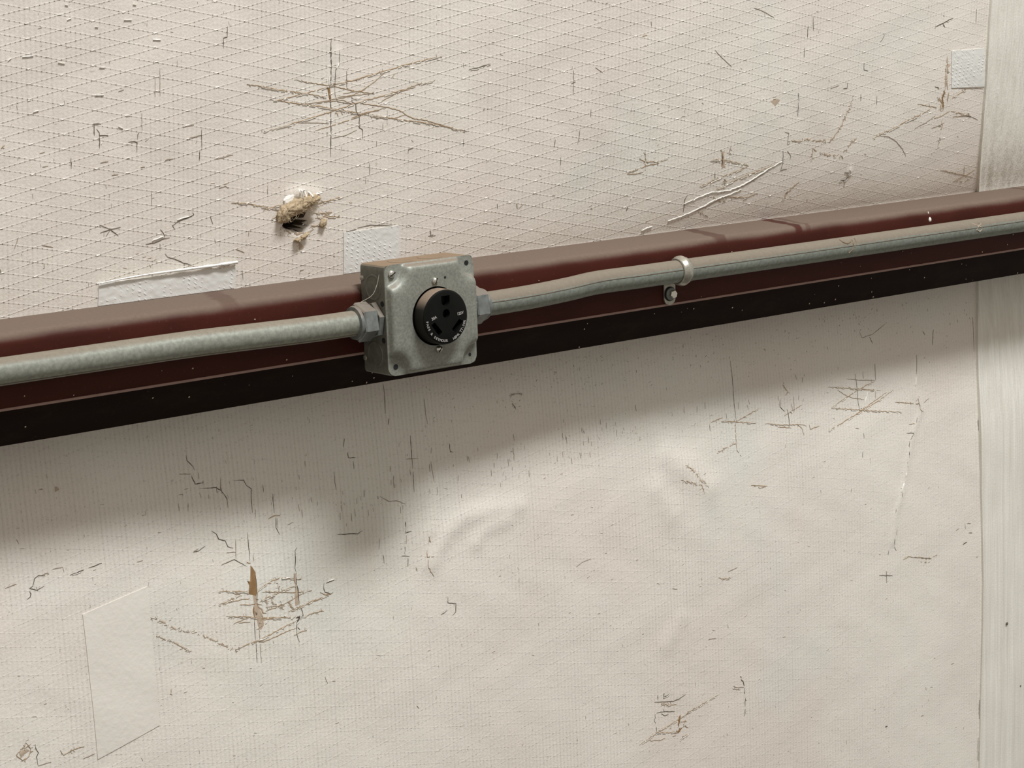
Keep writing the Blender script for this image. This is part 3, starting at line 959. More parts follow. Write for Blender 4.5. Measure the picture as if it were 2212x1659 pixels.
# big star of scratches, upper middle
mark('star_tear', [
    ('d', 1.5, A((714, 75), (712, 150), (714, 240), (713, 420))), ('d', 1.6, A((690, 425), (705, 500), (712, 560), (713, 700), (711, 860), (710, 925))),
    ('P', 0, A((685, 425), (705, 430), (715, 510), (700, 515))),
    ('t', 1.4, A((110, 405), (200, 420), (340, 445), (520, 470), (680, 495)), 8), ('t', 1.2, A((450, 372), (560, 395), (700, 412), (850, 445), (1020, 470)), 6),
    ('t', 1.6, A((700, 418), (860, 380), (1050, 325), (1250, 265), (1510, 200)), 14), ('t', 1.4, A((270, 515), (420, 535), (600, 560), (720, 580), (860, 605), (1000, 630)), 10),
    ('t', 1.6, A((1000, 630), (1150, 650), (1300, 670), (1500, 700), (1690, 742)), 8), ('t', 1.3, A((690, 425), (560, 462), (420, 500), (300, 525))),
    ('t', 1.4, A((1460, 375), (1330, 410), (1150, 470), (1000, 510), (850, 555), (720, 600), (560, 650), (400, 700), (230, 745)), 12),
    ('t', 1.0, A((1320, 420), (1180, 470), (1050, 540))), ('t', 1.2, A((860, 500), (950, 545), (1110, 570), (1200, 590), (1300, 650), (1400, 665), (1540, 705))),
    ('t', 1.0, A((1110, 570), (1000, 600), (900, 640), (760, 690), (600, 735))), ('t', 1.0, A((1060, 590), (950, 610), (850, 650))), ('t', 0.9, A((1020, 468), (900, 480), (760, 495))),
    ('t', 0.9, A((1100, 320), (1020, 390), (930, 450), (800, 470))), ('t', 0.9, A((540, 545), (700, 520), (850, 490), (960, 440))), ('t', 0.8, A((1250, 620), (1160, 650), (1060, 645))),
    ('f', 0.8, A((480, 680), (600, 680), (700, 685))), ('d', 1.2, A((862, 480), (862, 530), (890, 545), (893, 600), (915, 640), (916, 715), (940, 730), (940, 800))),
    ('d', 0.8, A((775, 165), (772, 270), (745, 300), (743, 400))), ('w', 1.6, A((770, 250), (755, 300))), ('w', 1.4, A((700, 345), (705, 420))),
    ('d', 0.8, A((825, 310), (826, 440))), ('f', 0.7, A((1116, 590), (1116, 700))), ('f', 0.7, A((1085, 680), (1085, 740))), ('d', 0.8, A((990, 970), (990, 1055))), ('f', 0.7, A((962, 1060), (962, 1120))),
    ('f', 0.8, A((720, 790), (820, 770), (900, 730))), ('f', 0.8, A((1040, 810), (1040, 850))), ('d', 0.8, A((1265, 905), (1268, 875), (1300, 862))), ('s', 2.2, A((760, 585), (765, 640))), ('s', 1.8, A((785, 600), (788, 660))),
    ('t', 0.8, A((1145, 360), (1175, 325))), ('f', 0.7, A((740, 400), (742, 480), (760, 530), (860, 545))), ('t', 0.9, A((600, 545), (680, 530), (790, 520), (870, 545)))])
mark('scratch', [('d', 1.4, A((1700, 300), (1760, 290), (1800, 275), (1858, 258))), ('d', 0.8, A((1800, 290), (1815, 272)))])
mark('small_crack', [('d', 1.0, Kc((1070, 480), (1070, 560))), ('d', 1.2, Kc((1055, 570), (1085, 558))), ('d', 0.9, Kc((1070, 570), (1068, 650)))])
for q in (((1190, 745), (1188, 800)), ((1112, 890), (1108, 940), (1098, 985)), ((982, 1075), (982, 1130)), ((1600, 145), (1603, 180)), ((2035, 1180), (2036, 1220)), ((945, 950), (940, 1005)), ((320, 950), (318, 1000)), ((550, 1390), (552, 1425)), ((1440, 1410), (1430, 1440))):
    mark('small_crack', [('d', 0.9, Kc(*q))])
mark('scratch', [('f', 0.9, Kc((2035, 340), (2080, 390), (2150, 455)))]); mark('scratch', [('f', 0.8, Kc((1220, 460), (1270, 495)))])
mark('speck', [('t', 2.2, Kc((680, 1390), (690, 1415))), ('f', 1.0, Kc((695, 1425), (730, 1390)))])
mark('speck', [('d', 1.6, Kc((92, 1570), (98, 1605), (115, 1600))), ('d', 0.9, Kc((78, 1610), (130, 1606)))])
mark('speck', [('s', 1.8, Kc((1540, 250), (1575, 240))), ('s', 1.6, Kc((1530, 330), (1570, 315)))])
for q in ((1655, 578), (540, 1508), (1300, 20), (1250, 186), (1672, 770), (1820, 792), (1650, 740)):
    mark('speck', [('f', 1.5, Kc((q[0] - 8, q[1] + 2), (q[0] + 8, q[1] - 2)))])
# upper left cracks
mark('small_crack', [('d', 1.0, Jc((2038, 235), (2034, 330), (2002, 342), (2003, 435)))])
mark('small_crack', [('d', 1.3, Jc((830, 1110), (905, 1110))), ('d', 1.2, Jc((843, 1115), (845, 1215))), ('d', 1.1, Jc((865, 1155), (890, 1190), (890, 1215), (970, 1212))), ('d', 1.2, Jc((890, 1220), (892, 1330))), ('w', 1.6, Jc((905, 1290), (915, 1270)))])
mark('small_crack', [('d', 1.2, Jc((1150, 1272), (1210, 1265), (1230, 1280), (1226, 1365))), ('d', 0.9, Jc((1232, 1250), (1235, 1205), (1248, 1185)))])
mark('small_crack', [('f', 0.8, Jc((1432, 610), (1434, 860)))]); mark('small_crack', [('f', 0.8, Jc((1390, 700), (1390, 870)))])
mark('small_crack', [('d', 0.9, Jc((1806, 1160), (1808, 1345))), ('d', 1.1, Jc((1790, 1350), (1785, 1440)))])
mark('small_crack', [('d', 1.1, Jc((636, 1410), (638, 1515)))]); mark('small_crack', [('f', 0.9, Jc((1270, 1010), (1272, 1170)))])
for a, b in (((1690, 1240), (1800, 1210)), ((1640, 1140), (1740, 1115)), ((900, 1460), (970, 1445)), ((1480, 1435), (1550, 1420)), ((380, 1495), (430, 1485)), ((1000, 1570), (1060, 1562)), ((1060, 820), (1110, 802)), ((1130, 1045), (1170, 1038)), ((355, 1372), (400, 1362)), ((1260, 1500), (1300, 1494))):
    mark('scuff', [('f', 1.5, Jc(a, b))])
mark('scratch', [('f', 1.6, Jc((1930, 1425), (2000, 1410), (2090, 1385)))])
mark('speck', [('t', 2.6, Jc((8, 1330), (25, 1310), (40, 1300)))]); mark('speck', [('t', 2.2, Jc((2010, 1650), (2040, 1640)))]); mark('speck', [('d', 1.2, Jc((155, 1435), (170, 1405)))])
mark('speck', [('t', 2.4, Ic((-570, 570), (-560, 590)))])
for a, b in (((70, 545), (100, 520)), ((300, 1005), (345, 990)), ((850, 855), (930, 850)), ((200, 510), (300, 500)), ((580, 45), (610, 50)), ((850, 240), (880, 245)), ((1110, 180), (1180, 182)), ((1370, 355), (1440, 358)), ((890, 605), (940, 605)), ((1060, 1135), (1100, 1150)), ((640, 160), (600, 180)), ((520, 560), (580, 570)), ((1190, 40), (1220, 45))):
    mark('blister', [('w', 1.1, Jc(a, b))])  # raised bumps with the highlight painted on in the pale colour
# creases just above the girt, left
mark('scratch', [('d', 1.1, Ic((610, 275), (650, 245), (720, 220), (755, 200), (745, 185))), ('d', 0.9, Ic((605, 270), (625, 300))), ('w', 1.2, Ic((640, 238), (720, 212)))])
mark('scratch', [('d', 1.2, Ic((425, 403), (500, 390), (550, 365), (590, 357))), ('d', 0.9, Ic((525, 300), (545, 325), (555, 345), (545, 370))), ('d', 0.9, Ic((523, 400), (523, 450))), ('w', 1.4, Ic((470, 380), (545, 350)))])
mark('star_tear', [('d', 1.1, Ic((115, 325), (180, 305), (255, 285))), ('d', 1.0, Ic((155, 350), (180, 310))), ('d', 1.0, Ic((185, 305), (240, 345))), ('f', 0.9, Ic((110, 270), (180, 300)))])
mark('small_crack', [('d', 1.2, Ic((865, 215), (885, 265)))]); mark('small_crack', [('f', 0.9, Ic((465, 45), (466, 130)))]); mark('small_crack', [('d', 1.0, Ic((558, 468), (575, 490), (640, 510), (680, 530), (740, 543)))])
mark('small_crack', [('d', 1.2, Ic((1475, 610), (1480, 585), (1505, 575)))]); mark('small_crack', [('f', 0.9, Ic((1040, 435), (1100, 460)))]); mark('small_crack', [('f', 1.0, Ic((1085, 580), (1090, 645)))])
mark('small_crack', [('f', 1.0, Ic((1258, 0), (1258, 65)))]); mark('small_crack', [('f', 1.0, Ic((1130, 310), (1128, 350)))]); mark('scuff', [('f', 1.4, Ic((925, 20), (970, 5), (990, 20)))])
mark('speck', [('f', 1.4, Ic((405, 490), (430, 485))), ('s', 1.3, Ic((440, 500), (470, 490))), ('s', 1.3, Ic((450, 540), (462, 560))), ('s', 1.2, Ic((480, 510), (500, 505)))])
mark('scratch', [('f', 0.8, Ic((440, 640), (415, 700), (395, 750)))])
mark('scratch', [('d', 1.0, Ic((1775, 325), (1865, 300)))]); mark('scratch', [('d', 0.9, Ic((1870, 290), (1960, 272), (2110, 275)))])
mark('scratch', [('f', 0.9, [(40, 512), (30, 540)])]); mark('scratch', [('f', 1.2, [(92, 530), (115, 534)])])
mark('scuff', [('s', 1.6, Ic((1810, 145), (1820, 125), (1835, 118)))])
# right upper: brown stained tear, tent scratches
mark('star_tear', [('s', 5.5, Cc((1605, 430), (1600, 560), (1600, 700))), ('t', 2.4, Cc((1612, 440), (1605, 600), (1595, 700)), 6), ('b', 3.2, Cc((1595, 700), (1575, 760), (1580, 860)), 8), ('t', 3.5, Cc((1540, 760), (1570, 800), (1560, 880)), 6), ('t', 3.0, Cc((1625, 720), (1615, 790))),
    ('t', 1.2, Cc((1380, 810), (1450, 825), (1530, 840)), 3), ('t', 1.3, Cc((1650, 770), (1700, 735), (1760, 700)), 4), ('t', 1.3, Cc((1640, 868), (1720, 885), (1800, 905)), 4), ('t', 1.0, Cc((1655, 910), (1790, 905))),
    ('t', 1.6, Cc((1480, 850), (1400, 895), (1300, 945), (1180, 1010), (1030, 1080)), 16), ('t', 1.0, Cc((1490, 930), (1560, 910), (1640, 860))), ('f', 1.0, Cc((1360, 1000), (1440, 960), (1520, 900))), ('d', 1.6, Cc((1515, 675), (1550, 685))),
    ('f', 1.0, Cc((1700, 690), (1895, 690))), ('s', 2.0, Cc((1575, 930), (1560, 1050), (1535, 1160)), 3), ('f', 1.2, Cc((1490, 1000), (1550, 980), (1590, 955))), ('d', 1.4, Cc((1545, 975), (1565, 985))),
    ('w', 2.0, Cc((1772, 880), (1785, 890))), ('d', 1.2, Cc((1750, 905), (1800, 910))), ('f', 0.9, Cc((1800, 910), (1850, 935)))])
mark('scratch', [('f', 1.0, Cc((1090, 1058), (1150, 1065), (1210, 1100), (1260, 1160), (1290, 1220)))])
mark('scuff', [('s', 2.0, Cc((890, 735), (860, 820), (825, 905), (790, 970), (730, 1060), (690, 1110), (640, 1100), (560, 1090), (450, 1100), (350, 1100)), 22), ('f', 1.0, Cc((345, 1030), (375, 1040), (365, 1130), (385, 1115)))])
mark('scuff', [('s', 2.0, Cc((560, 1160), (640, 1205), (780, 1215), (800, 1240)), 8), ('s', 1.8, Cc((905, 1075), (850, 1130), (795, 1200)), 8), ('s', 1.6, Cc((560, 1170), (555, 1250)), 4)])
mark('small_crack', [('d', 1.8, Cc((810, 1345), (840, 1350), (842, 1380), (820, 1405), (770, 1415))), ('d', 1.3, Cc((810, 1425), (803, 1465))), ('w', 2.6, Cc((850, 1325), (862, 1345)))])
mark('star_tear', [('t', 1.2, Cc((1560, 1325), (1640, 1345), (1735, 1365), (1830, 1385)), 4), ('t', 1.2, Cc((1830, 1320), (1740, 1375), (1660, 1410))), ('f', 1.0, Cc((1745, 1300), (1742, 1360))), ('s', 1.6, Cc((1680, 1415), (1740, 1420), (1790, 1395)))])
mark('small_crack', [('d', 1.6, Cc((1515, 210), (1570, 185), (1660, 140))), ('d', 1.8, Cc((1580, 120), (1590, 130))), ('d', 1.6, Cc((1575, 180), (1595, 215)))])
for q in (((1840, 70), (1836, 180)), ((832, 645), (830, 690), (800, 690)), ((962, 495), (962, 545), (995, 552)), ((525, 200), (522, 295)), ((565, 130), (567, 240)), ((500, 370), (495, 450)), ((450, 725), (455, 790)), ((450, 800), (445, 910)), ((937, 735), (936, 790)), ((1062, 750), (1060, 820)), ((1125, 270), (1105, 310), (1090, 325))):
    mark('small_crack', [('d', 1.0, Cc(*q))])
mark('scratch', [('f', 0.9, Cc((100, 60), (160, 80), (260, 135)))]); mark('scratch', [('f', 0.9, Cc((700, 690), (770, 665)))])
mark('speck', [('t', 3.0, Cc((255, 760), (275, 755))), ('PS', 0, Cc((230, 790), (280, 770), (310, 780), (270, 830)))])
mark('star_tear', [('t', 1.2, Bc((75, 500), (180, 460), (300, 410), (440, 375), (540, 330)), 5), ('t', 1.2, Bc((80, 505), (170, 505), (260, 480))), ('t', 1.3, Bc((215, 335), (290, 365), (430, 370)), 4), ('t', 1.6, Bc((280, 250), (290, 340), (285, 470)), 5), ('s', 1.6, Bc((230, 330), (250, 300)))])
mark('star_tear', [('s', 5.0, Bc((1160, 230), (1170, 330), (1160, 450)), 5), ('s', 3.0, Bc((1250, 200), (1240, 300)), 4), ('t', 1.5, Bc((1030, 348), (1180, 345), (1300, 370), (1460, 412)), 4), ('t', 1.6, Bc((1460, 412), (1330, 470), (1200, 520), (1050, 585), (900, 650)), 6), ('d', 1.2, Bc((1076, 490), (1078, 555))),
    ('t', 1.5, Bc((1760, 395), (1600, 460), (1430, 525), (1250, 600), (1150, 660), (1020, 720)), 6), ('w', 2.0, Bc((1840, 360), (1700, 440), (1540, 545), (1380, 640), (1250, 690), (1020, 720), (850, 790), (720, 845))), ('f', 1.2, Bc((1700, 455), (1540, 560), (1380, 655), (1240, 705))),
    ('w', 2.2, Bc((1380, 680), (1240, 740), (1100, 790), (950, 870), (800, 940), (660, 1000))), ('f', 1.4, Bc((1260, 740), (1100, 810), (960, 885), (780, 960))), ('t', 1.2, Bc((1190, 765), (1330, 770), (1440, 775), (1550, 720)), 5), ('d', 1.6, Bc((1400, 785), (1440, 770))),
    ('s', 4.0, Bc((1180, 560), (1185, 640)), 4), ('t', 1.1, Bc((1180, 660), (1175, 720))), ('s', 2.4, Bc((1060, 760), (1150, 830), (1220, 760)), 5), ('d', 1.2, Bc((765, 740), (735, 790), (725, 850), (715, 940))), ('w', 2.2, Bc((700, 990), (600, 1020), (540, 1040))), ('d', 1.2, Bc((1850, 240), (1850, 370), (1825, 465), (1900, 440))), ('f', 1.0, Bc((1900, 240), (1940, 300), (1930, 340))),
    ('s', 2.2, Bc((900, 940), (990, 980)), 5)])
mark('scuff', [('s', 2.4, Bc((2030, 590), (1960, 660), (1900, 710), (1850, 820)), 4), ('d', 1.5, Bc((1930, 745), (1945, 735)))])
mark('blister', [('w', 2.2, Bc((240, 1150), (300, 1125), (360, 1100)))]); mark('small_crack', [('d', 1.2, Bc((85, 880), (70, 930)))]); mark('small_crack', [('w', 1.4, Bc((130, 760), (115, 790)))])
# lower left: the worn-through slot
mark('star_tear', [('P', 0, Dc((780, 395), (805, 420), (835, 470), (850, 600), (862, 700), (850, 760), (800, 745), (755, 740), (765, 640), (745, 580), (775, 585), (780, 480))),
    ('PS', 0, Dc((805, 745), (855, 760), (860, 850), (900, 930), (930, 1000), (940, 1110), (905, 1170), (870, 1120), (850, 1020), (815, 960), (825, 870))), ('PS', 0, Dc((1295, 490), (1330, 488), (1336, 620), (1362, 860), (1315, 880), (1308, 760), (1318, 640))), ('d', 0.9, Dc((835, 470), (850, 600), (862, 740), (860, 840))),
    ('s', 3.2, Dc((840, 760), (850, 850), (860, 960), (890, 1050), (905, 1150)), 8), ('b', 1.6, Dc((820, 880), (818, 960), (835, 1040))), ('t', 1.8, Dc((850, 850), (890, 900), (930, 960), (970, 965))), ('d', 1.0, Dc((825, 1040), (830, 1150), (838, 1290))), ('f', 1.0, Dc((880, 1060), (885, 1180), (890, 1290))), ('d', 0.9, Dc((845, 1320), (852, 1440), (858, 1560))), ('f', 0.9, Dc((895, 1330), (910, 1560))),
    ('d', 1.2, Dc((740, 575), (765, 610))), ('d', 1.0, Dc((745, 0), (755, 150), (768, 240), (765, 345))), ('f', 1.0, Dc((812, 255), (815, 345))), ('t', 1.2, Dc((735, 355), (780, 370), (830, 365))),
    ('d', 1.2, Dc((1335, 180), (1310, 220), (1320, 330), (1310, 430), (1325, 480))), ('d', 1.9, Dc((1328, 485), (1330, 600), (1350, 700), (1360, 860))), ('f', 2.0, Dc((1300, 490), (1305, 580), (1330, 640))), ('d', 1.4, Dc((1365, 880), (1400, 930), (1408, 990), (1370, 1030))), ('d', 3.0, Dc((1320, 1020), (1365, 1005), (1360, 1040), (1330, 1080)), 4), ('d', 1.4, Dc((1335, 1080), (1335, 1200), (1345, 1255), (1365, 1300))), ('d', 1.0, Dc((1340, 1130), (1375, 1165))),
    ('t', 1.3, Dc((400, 708), (560, 705), (750, 710)), 6), ('t', 1.2, Dc((560, 720), (680, 750), (760, 735))), ('t', 1.3, Dc((400, 865), (480, 840), (580, 790), (680, 755)), 4), ('t', 1.2, Dc((520, 840), (660, 805), (800, 785))), ('t', 1.2, Dc((650, 862), (750, 865), (830, 855), (920, 862))),
    ('t', 1.3, Dc((870, 690), (940, 640), (1050, 575), (1150, 545), (1260, 550), (1390, 558)), 8), ('t', 1.2, Dc((890, 710), (1050, 712), (1300, 715), (1440, 710), (1510, 685)), 7), ('t', 1.3, Dc((890, 830), (1000, 770), (1180, 695), (1330, 625)), 6), ('t', 1.1, Dc((960, 890), (1120, 880), (1230, 830), (1330, 770), (1420, 720)), 6), ('t', 1.2, Dc((960, 940), (1080, 900), (1150, 850))),
    ('t', 1.4, Dc((1220, 950), (1380, 890), (1520, 820), (1650, 770), (1740, 735)), 6), ('t', 1.2, Dc((1280, 940), (1450, 860), (1600, 800), (1700, 760))), ('t', 1.4, Dc((490, 1000), (620, 1005), (760, 1010), (900, 1025), (1100, 1015), (1310, 1025)), 9), ('t', 1.3, Dc((860, 1040), (1000, 1035), (1150, 1025))), ('t', 1.2, Dc((580, 1090), (700, 1040), (760, 1020))), ('t', 1.0, Dc((640, 1080), (780, 1070))),
    ('t', 1.5, Dc((1320, 1060), (1180, 1130), (1000, 1230), (850, 1300), (740, 1340), (660, 1380), (600, 1410)), 9), ('t', 1.2, Dc((1320, 1140), (1200, 1190), (1050, 1260), (940, 1300), (800, 1320))), ('t', 1.2, Dc((1410, 1020), (1520, 970), (1660, 930)), 3), ('t', 0.9, Dc((1300, 1230), (1380, 1190), (1480, 1160))), ('t', 1.0, Dc((850, 1160), (930, 1110), (980, 1080))),
    ('s', 2.0, Dc((960, 770), (980, 860)), 6), ('s', 2.0, Dc((1110, 600), (1120, 680)), 3), ('s', 2.0, Dc((1150, 840), (1160, 920)), 6), ('s', 2.0, Dc((1040, 760), (1060, 860)), 6), ('s', 2.0, Dc((1230, 830), (1280, 900)), 6), ('w', 1.8, Dc((1150, 555), (1250, 540))), ('w', 1.6, Dc((1180, 995), (1200, 1000))), ('w', 1.8, Dc((880, 1290), (940, 1270)))])
mark('small_crack', [('d', 1.2, Dc((1660, 600), (1650, 660), (1670, 710), (1740, 735), (1765, 715))), ('t', 1.1, Dc((1610, 715), (1660, 740), (1740, 740))), ('d', 1.0, Dc((1680, 605), (1780, 570))), ('w', 1.5, Dc((1700, 588), (1780, 555)))])
mark('small_crack', [('d', 1.1, Dc((95, 235), (160, 220), (240, 160))), ('f', 1.0, Dc((100, 225), (160, 190)))])
mark('small_crack', [('d', 1.1, Hc((275, 738), (310, 760), (330, 800), (380, 815), (400, 860), (440, 868))), ('d', 1.0, Hc((350, 1000), (450, 958), (480, 975), (540, 1005))), ('f', 0.9, Hc((460, 800), (462, 955))), ('f', 0.9, Hc((390, 905), (460, 900)))])
mark('small_crack', [('d', 1.1, Hc((78, 155), (85, 195), (130, 240), (145, 270))), ('d', 1.2, Hc((120, 310), (135, 350), (150, 378), (205, 368), (210, 350))), ('f', 0.9, Hc((20, 300), (120, 300)))])
mark('small_crack', [('d', 1.0, Hc((180, 410), (310, 405), (345, 425), (395, 490), (400, 560)))]); mark('small_crack', [('f', 1.0, Hc((345, 330), (345, 425)))])
mark('small_crack', [('d', 1.0, Hc((440, 350), (520, 345), (545, 390), (580, 412), (580, 500), (590, 600)))]); mark('small_crack', [('d', 1.0, Hc((745, 450), (752, 540), (757, 600))), ('t', 1.2, Hc((710, 645), (760, 620), (820, 620))), ('d', 0.9, Hc((768, 635), (770, 710), (800, 765))), ('d', 0.8, Hc((778, 640), (778, 710)))])
mark('small_crack', [('d', 1.0, Hc((1298, 25), (1290, 95)))]); mark('small_crack', [('d', 1.0, Hc((1325, 130), (1328, 175), (1385, 172))), ('d', 0.9, Hc((1365, 200), (1372, 260)))]); mark('small_crack', [('f', 0.9, Hc((1218, 280), (1222, 350), (1235, 420)))])
mark('small_crack', [('d', 1.3, Hc((1245, 765), (1320, 762), (1400, 760), (1438, 735))), ('d', 1.0, Hc((1395, 768), (1420, 755)))])
mark('small_crack', [('d', 1.4, Hc((1768, 665), (1772, 720), (1770, 755))), ('d', 1.2, Hc((1765, 755), (1815, 737))), ('f', 1.0, Hc((1775, 770), (1775, 840))), ('d', 2.0, Hc((1765, 860), (1762, 915))), ('d', 0.9, Hc((1740, 930), (1800, 932))), ('d', 0.9, Hc((1788, 945), (1788, 1015)))])
mark('small_crack', [('d', 0.9, Hc((1600, 930), (1605, 990)))]); mark('small_crack', [('f', 0.9, Hc((1568, 795), (1566, 880)))])
mark('small_crack', [('d', 1.0, Hc((1805, 0), (1815, 120), (1825, 260))), ('d', 0.9, Hc((1828, 280), (1835, 440))), ('f', 0.9, Hc((1770, 185), (1870, 180)))])
mark('small_crack', [('d', 1.1, Hc((2108, 65), (2115, 128), (2140, 130)))]); mark('small_crack', [('f', 1.0, Hc((1570, 470), (1640, 510), (1700, 505), (1770, 530)))])
mark('small_crack', [('t', 1.1, Hc((1935, 870), (1938, 940), (1945, 1020), (1990, 1090))), ('t', 1.0, Hc((1935, 940), (1990, 935))), ('s', 2.0, Hc((1955, 780), (1960, 820)), 3)])
mark('small_crack', [('f', 0.9, Hc((1965, 200), (1980, 300), (1990, 360)))]); mark('small_crack', [('f', 0.9, Hc((860, 690), (905, 668)))]); mark('speck', [('t', 2.4, Hc((1848, 1018), (1860, 1035)))])
mark('small_crack', [('d', 1.0, Qc((905, 80), (915, 140), (918, 260)))]); mark('small_crack', [('d', 1.0, Qc((940, 285), (935, 325)))]); mark('small_crack', [('f', 1.0, Qc((1150, 170), (1160, 260), (1170, 320)))])
mark('scuff', [('f', 1.4, Qc((1660, 150), (1690, 140), (1740, 140)), 9), ('d', 2.4, Qc((1715, 218), (1728, 212))), ('f', 1.3, Qc((1675, 195), (1690, 215), (1700, 235)), 4)])
mark('small_crack', [('d', 1.2, Lc((213, 285), (213, 322), (268, 330), (266, 385), (245, 408))), ('d', 1.0, Lc((165, 403), (190, 390), (208, 372)))])
mark('scuff', [('f', 0.9, Lc((1090, 75), (1130, 45), (1190, 20)))]); mark('scuff', [('s', 1.4, Lc((710, 1310), (730, 1280)))]); mark('speck', [('d', 1.4, Lc((1095, 1250), (1098, 1262)))])
mark('scuff', [('t', 1.3, Lc((2060, 150), (2100, 160), (2145, 152)), 3), ('f', 1.0, Lc((2125, 110), (2190, 80)))]); mark('scuff', [('f', 1.5, Lc((1990, 575), (2045, 563)))]); mark('scuff', [('f', 1.1, Lc((1745, 225), (1780, 228)))])
# lower edge cluster
mark('star_tear', [('t', 1.4, Gc((230, 1170), (330, 1110), (470, 1015), (560, 960), (680, 880), (800, 810), (900, 730), (1030, 660), (1140, 590), (1300, 490)), 12), ('d', 0.9, Gc((800, 810), (950, 705), (1100, 615))), ('b', 2.6, Gc((795, 760), (780, 830), (775, 920))), ('d', 1.6, Gc((780, 810), (778, 900))), ('b', 2.6, Gc((820, 930), (780, 975), (740, 985)), 5),
    ('t', 1.4, Gc((470, 990), (560, 1000), (680, 995), (760, 985))), ('t', 1.2, Gc((350, 1105), (530, 1100), (650, 1050), (740, 1035))), ('d', 1.6, Gc((655, 930), (680, 910))), ('d', 1.3, Gc((480, 925), (482, 985))), ('d', 1.1, Gc((460, 750), (465, 800), (448, 840), (470, 875))), ('t', 1.2, Gc((800, 855), (880, 848)), 3), ('s', 3.0, Gc((830, 890), (880, 920)), 5), ('t', 1.6, Gc((790, 1100), (830, 1060), (905, 1015)), 3), ('d', 1.3, Gc((820, 1045), (835, 1090)))])
mark('small_crack', [('d', 1.6, Gc((495, 500), (500, 565))), ('d', 1.8, Gc((578, 470), (570, 530), (620, 510), (655, 480))), ('d', 1.2, Gc((450, 595), (560, 590), (700, 582), (780, 550), (865, 490))), ('t', 1.4, Gc((540, 610), (630, 635), (740, 620)), 5), ('t', 1.4, Gc((660, 580), (670, 620)))])
mark('small_crack', [('d', 1.0, Gc((480, 735), (580, 720), (720, 715))), ('d', 1.0, Gc((540, 745), (590, 775), (640, 755))), ('d', 1.2, Gc((565, 685), (580, 715)))])
mark('small_crack', [('d', 1.8, Gc((1600, 290), (1630, 320), (1645, 380))), ('d', 2.4, Gc((1650, 400), (1655, 520))), ('d', 1.5, Gc((1660, 540), (1655, 650))), ('d', 1.2, Gc((1658, 680), (1655, 740), (1645, 780))), ('f', 1.1, Gc((1500, 380), (1540, 400), (1640, 395))), ('f', 1.2, Gc((1495, 420), (1580, 425)), 3), ('w', 1.8, Gc((1590, 245), (1610, 260)))])
for q in ((1095, 495), (1055, 775), (490, 1250), (2095, 1390), (1435, 650)):
    mark('speck', [('f', 1.7, Gc((q[0] - 8, q[1] + 8), (q[0] + 8, q[1] - 8)))])
# right lower row of nicks
mark('star_tear', [('d', 0.9, Fc((240, 60), (255, 180), (265, 330), (280, 465))), ('t', 1.2, Fc((110, 475), (190, 440)), 3), ('t', 1.3, Fc((180, 465), (280, 470), (410, 480)), 4), ('t', 1.3, Fc((280, 468), (350, 430), (430, 378)), 3), ('t', 1.3, Fc((280, 470), (275, 530), (280, 600), (285, 660)), 4), ('s', 1.3, Fc((280, 610), (220, 640), (150, 680)), 6), ('t', 0.9, Fc((285, 660), (315, 700)))])
mark('star_tear', [('d', 1.2, Fc((575, 320), (575, 370), (605, 400))), ('d', 1.3, Fc((620, 385), (630, 420), (640, 500))), ('t', 1.3, Fc((490, 480), (560, 490), (650, 490), (740, 490)), 5), ('t', 1.1, Fc((560, 505), (650, 510))), ('t', 1.1, Fc((680, 475), (720, 510), (735, 560))), ('t', 1.0, Fc((600, 430), (720, 355))), ('t', 1.2, Fc((770, 490), (780, 520), (840, 495))), ('w', 1.8, Fc((640, 400), (655, 415))), ('f', 0.9, Fc((665, 300), (670, 400))), ('s', 1.4, Fc((590, 220), (630, 270), (600, 300)), 5)])
mark('star_tear', [('t', 1.3, Fc((895, 235), (980, 240), (1090, 250), (1250, 260)), 5), ('t', 1.3, Fc((1210, 195), (1090, 260), (1000, 320), (920, 375)), 3), ('t', 1.6, Fc((1325, 262), (1250, 320), (1120, 400), (1000, 470), (900, 530)), 4), ('t', 1.2, Fc((1290, 270), (1180, 350), (1080, 420))), ('t', 1.3, Fc((920, 378), (1040, 385), (1180, 395), (1390, 405)), 6), ('d', 1.3, Fc((1078, 150), (1090, 230), (1095, 320), (1110, 400))), ('f', 0.9, Fc((1132, 130), (1134, 180))), ('f', 0.9, Fc((1020, 180), (1100, 190), (1215, 190))), ('t', 0.9, Fc((960, 255), (1020, 295), (1060, 310), (1140, 320))), ('w', 2.2, Fc((1160, 270), (1145, 350))), ('d', 0.9, Fc((1210, 80), (1215, 190))), ('f', 0.9, Fc((1215, 265), (1216, 315))), ('t', 1.2, Fc((1080, 510), (1105, 515))), ('d', 1.1, Fc((1135, 545), (1138, 580))), ('d', 1.2, Fc((1130, 670), (1128, 710)))])
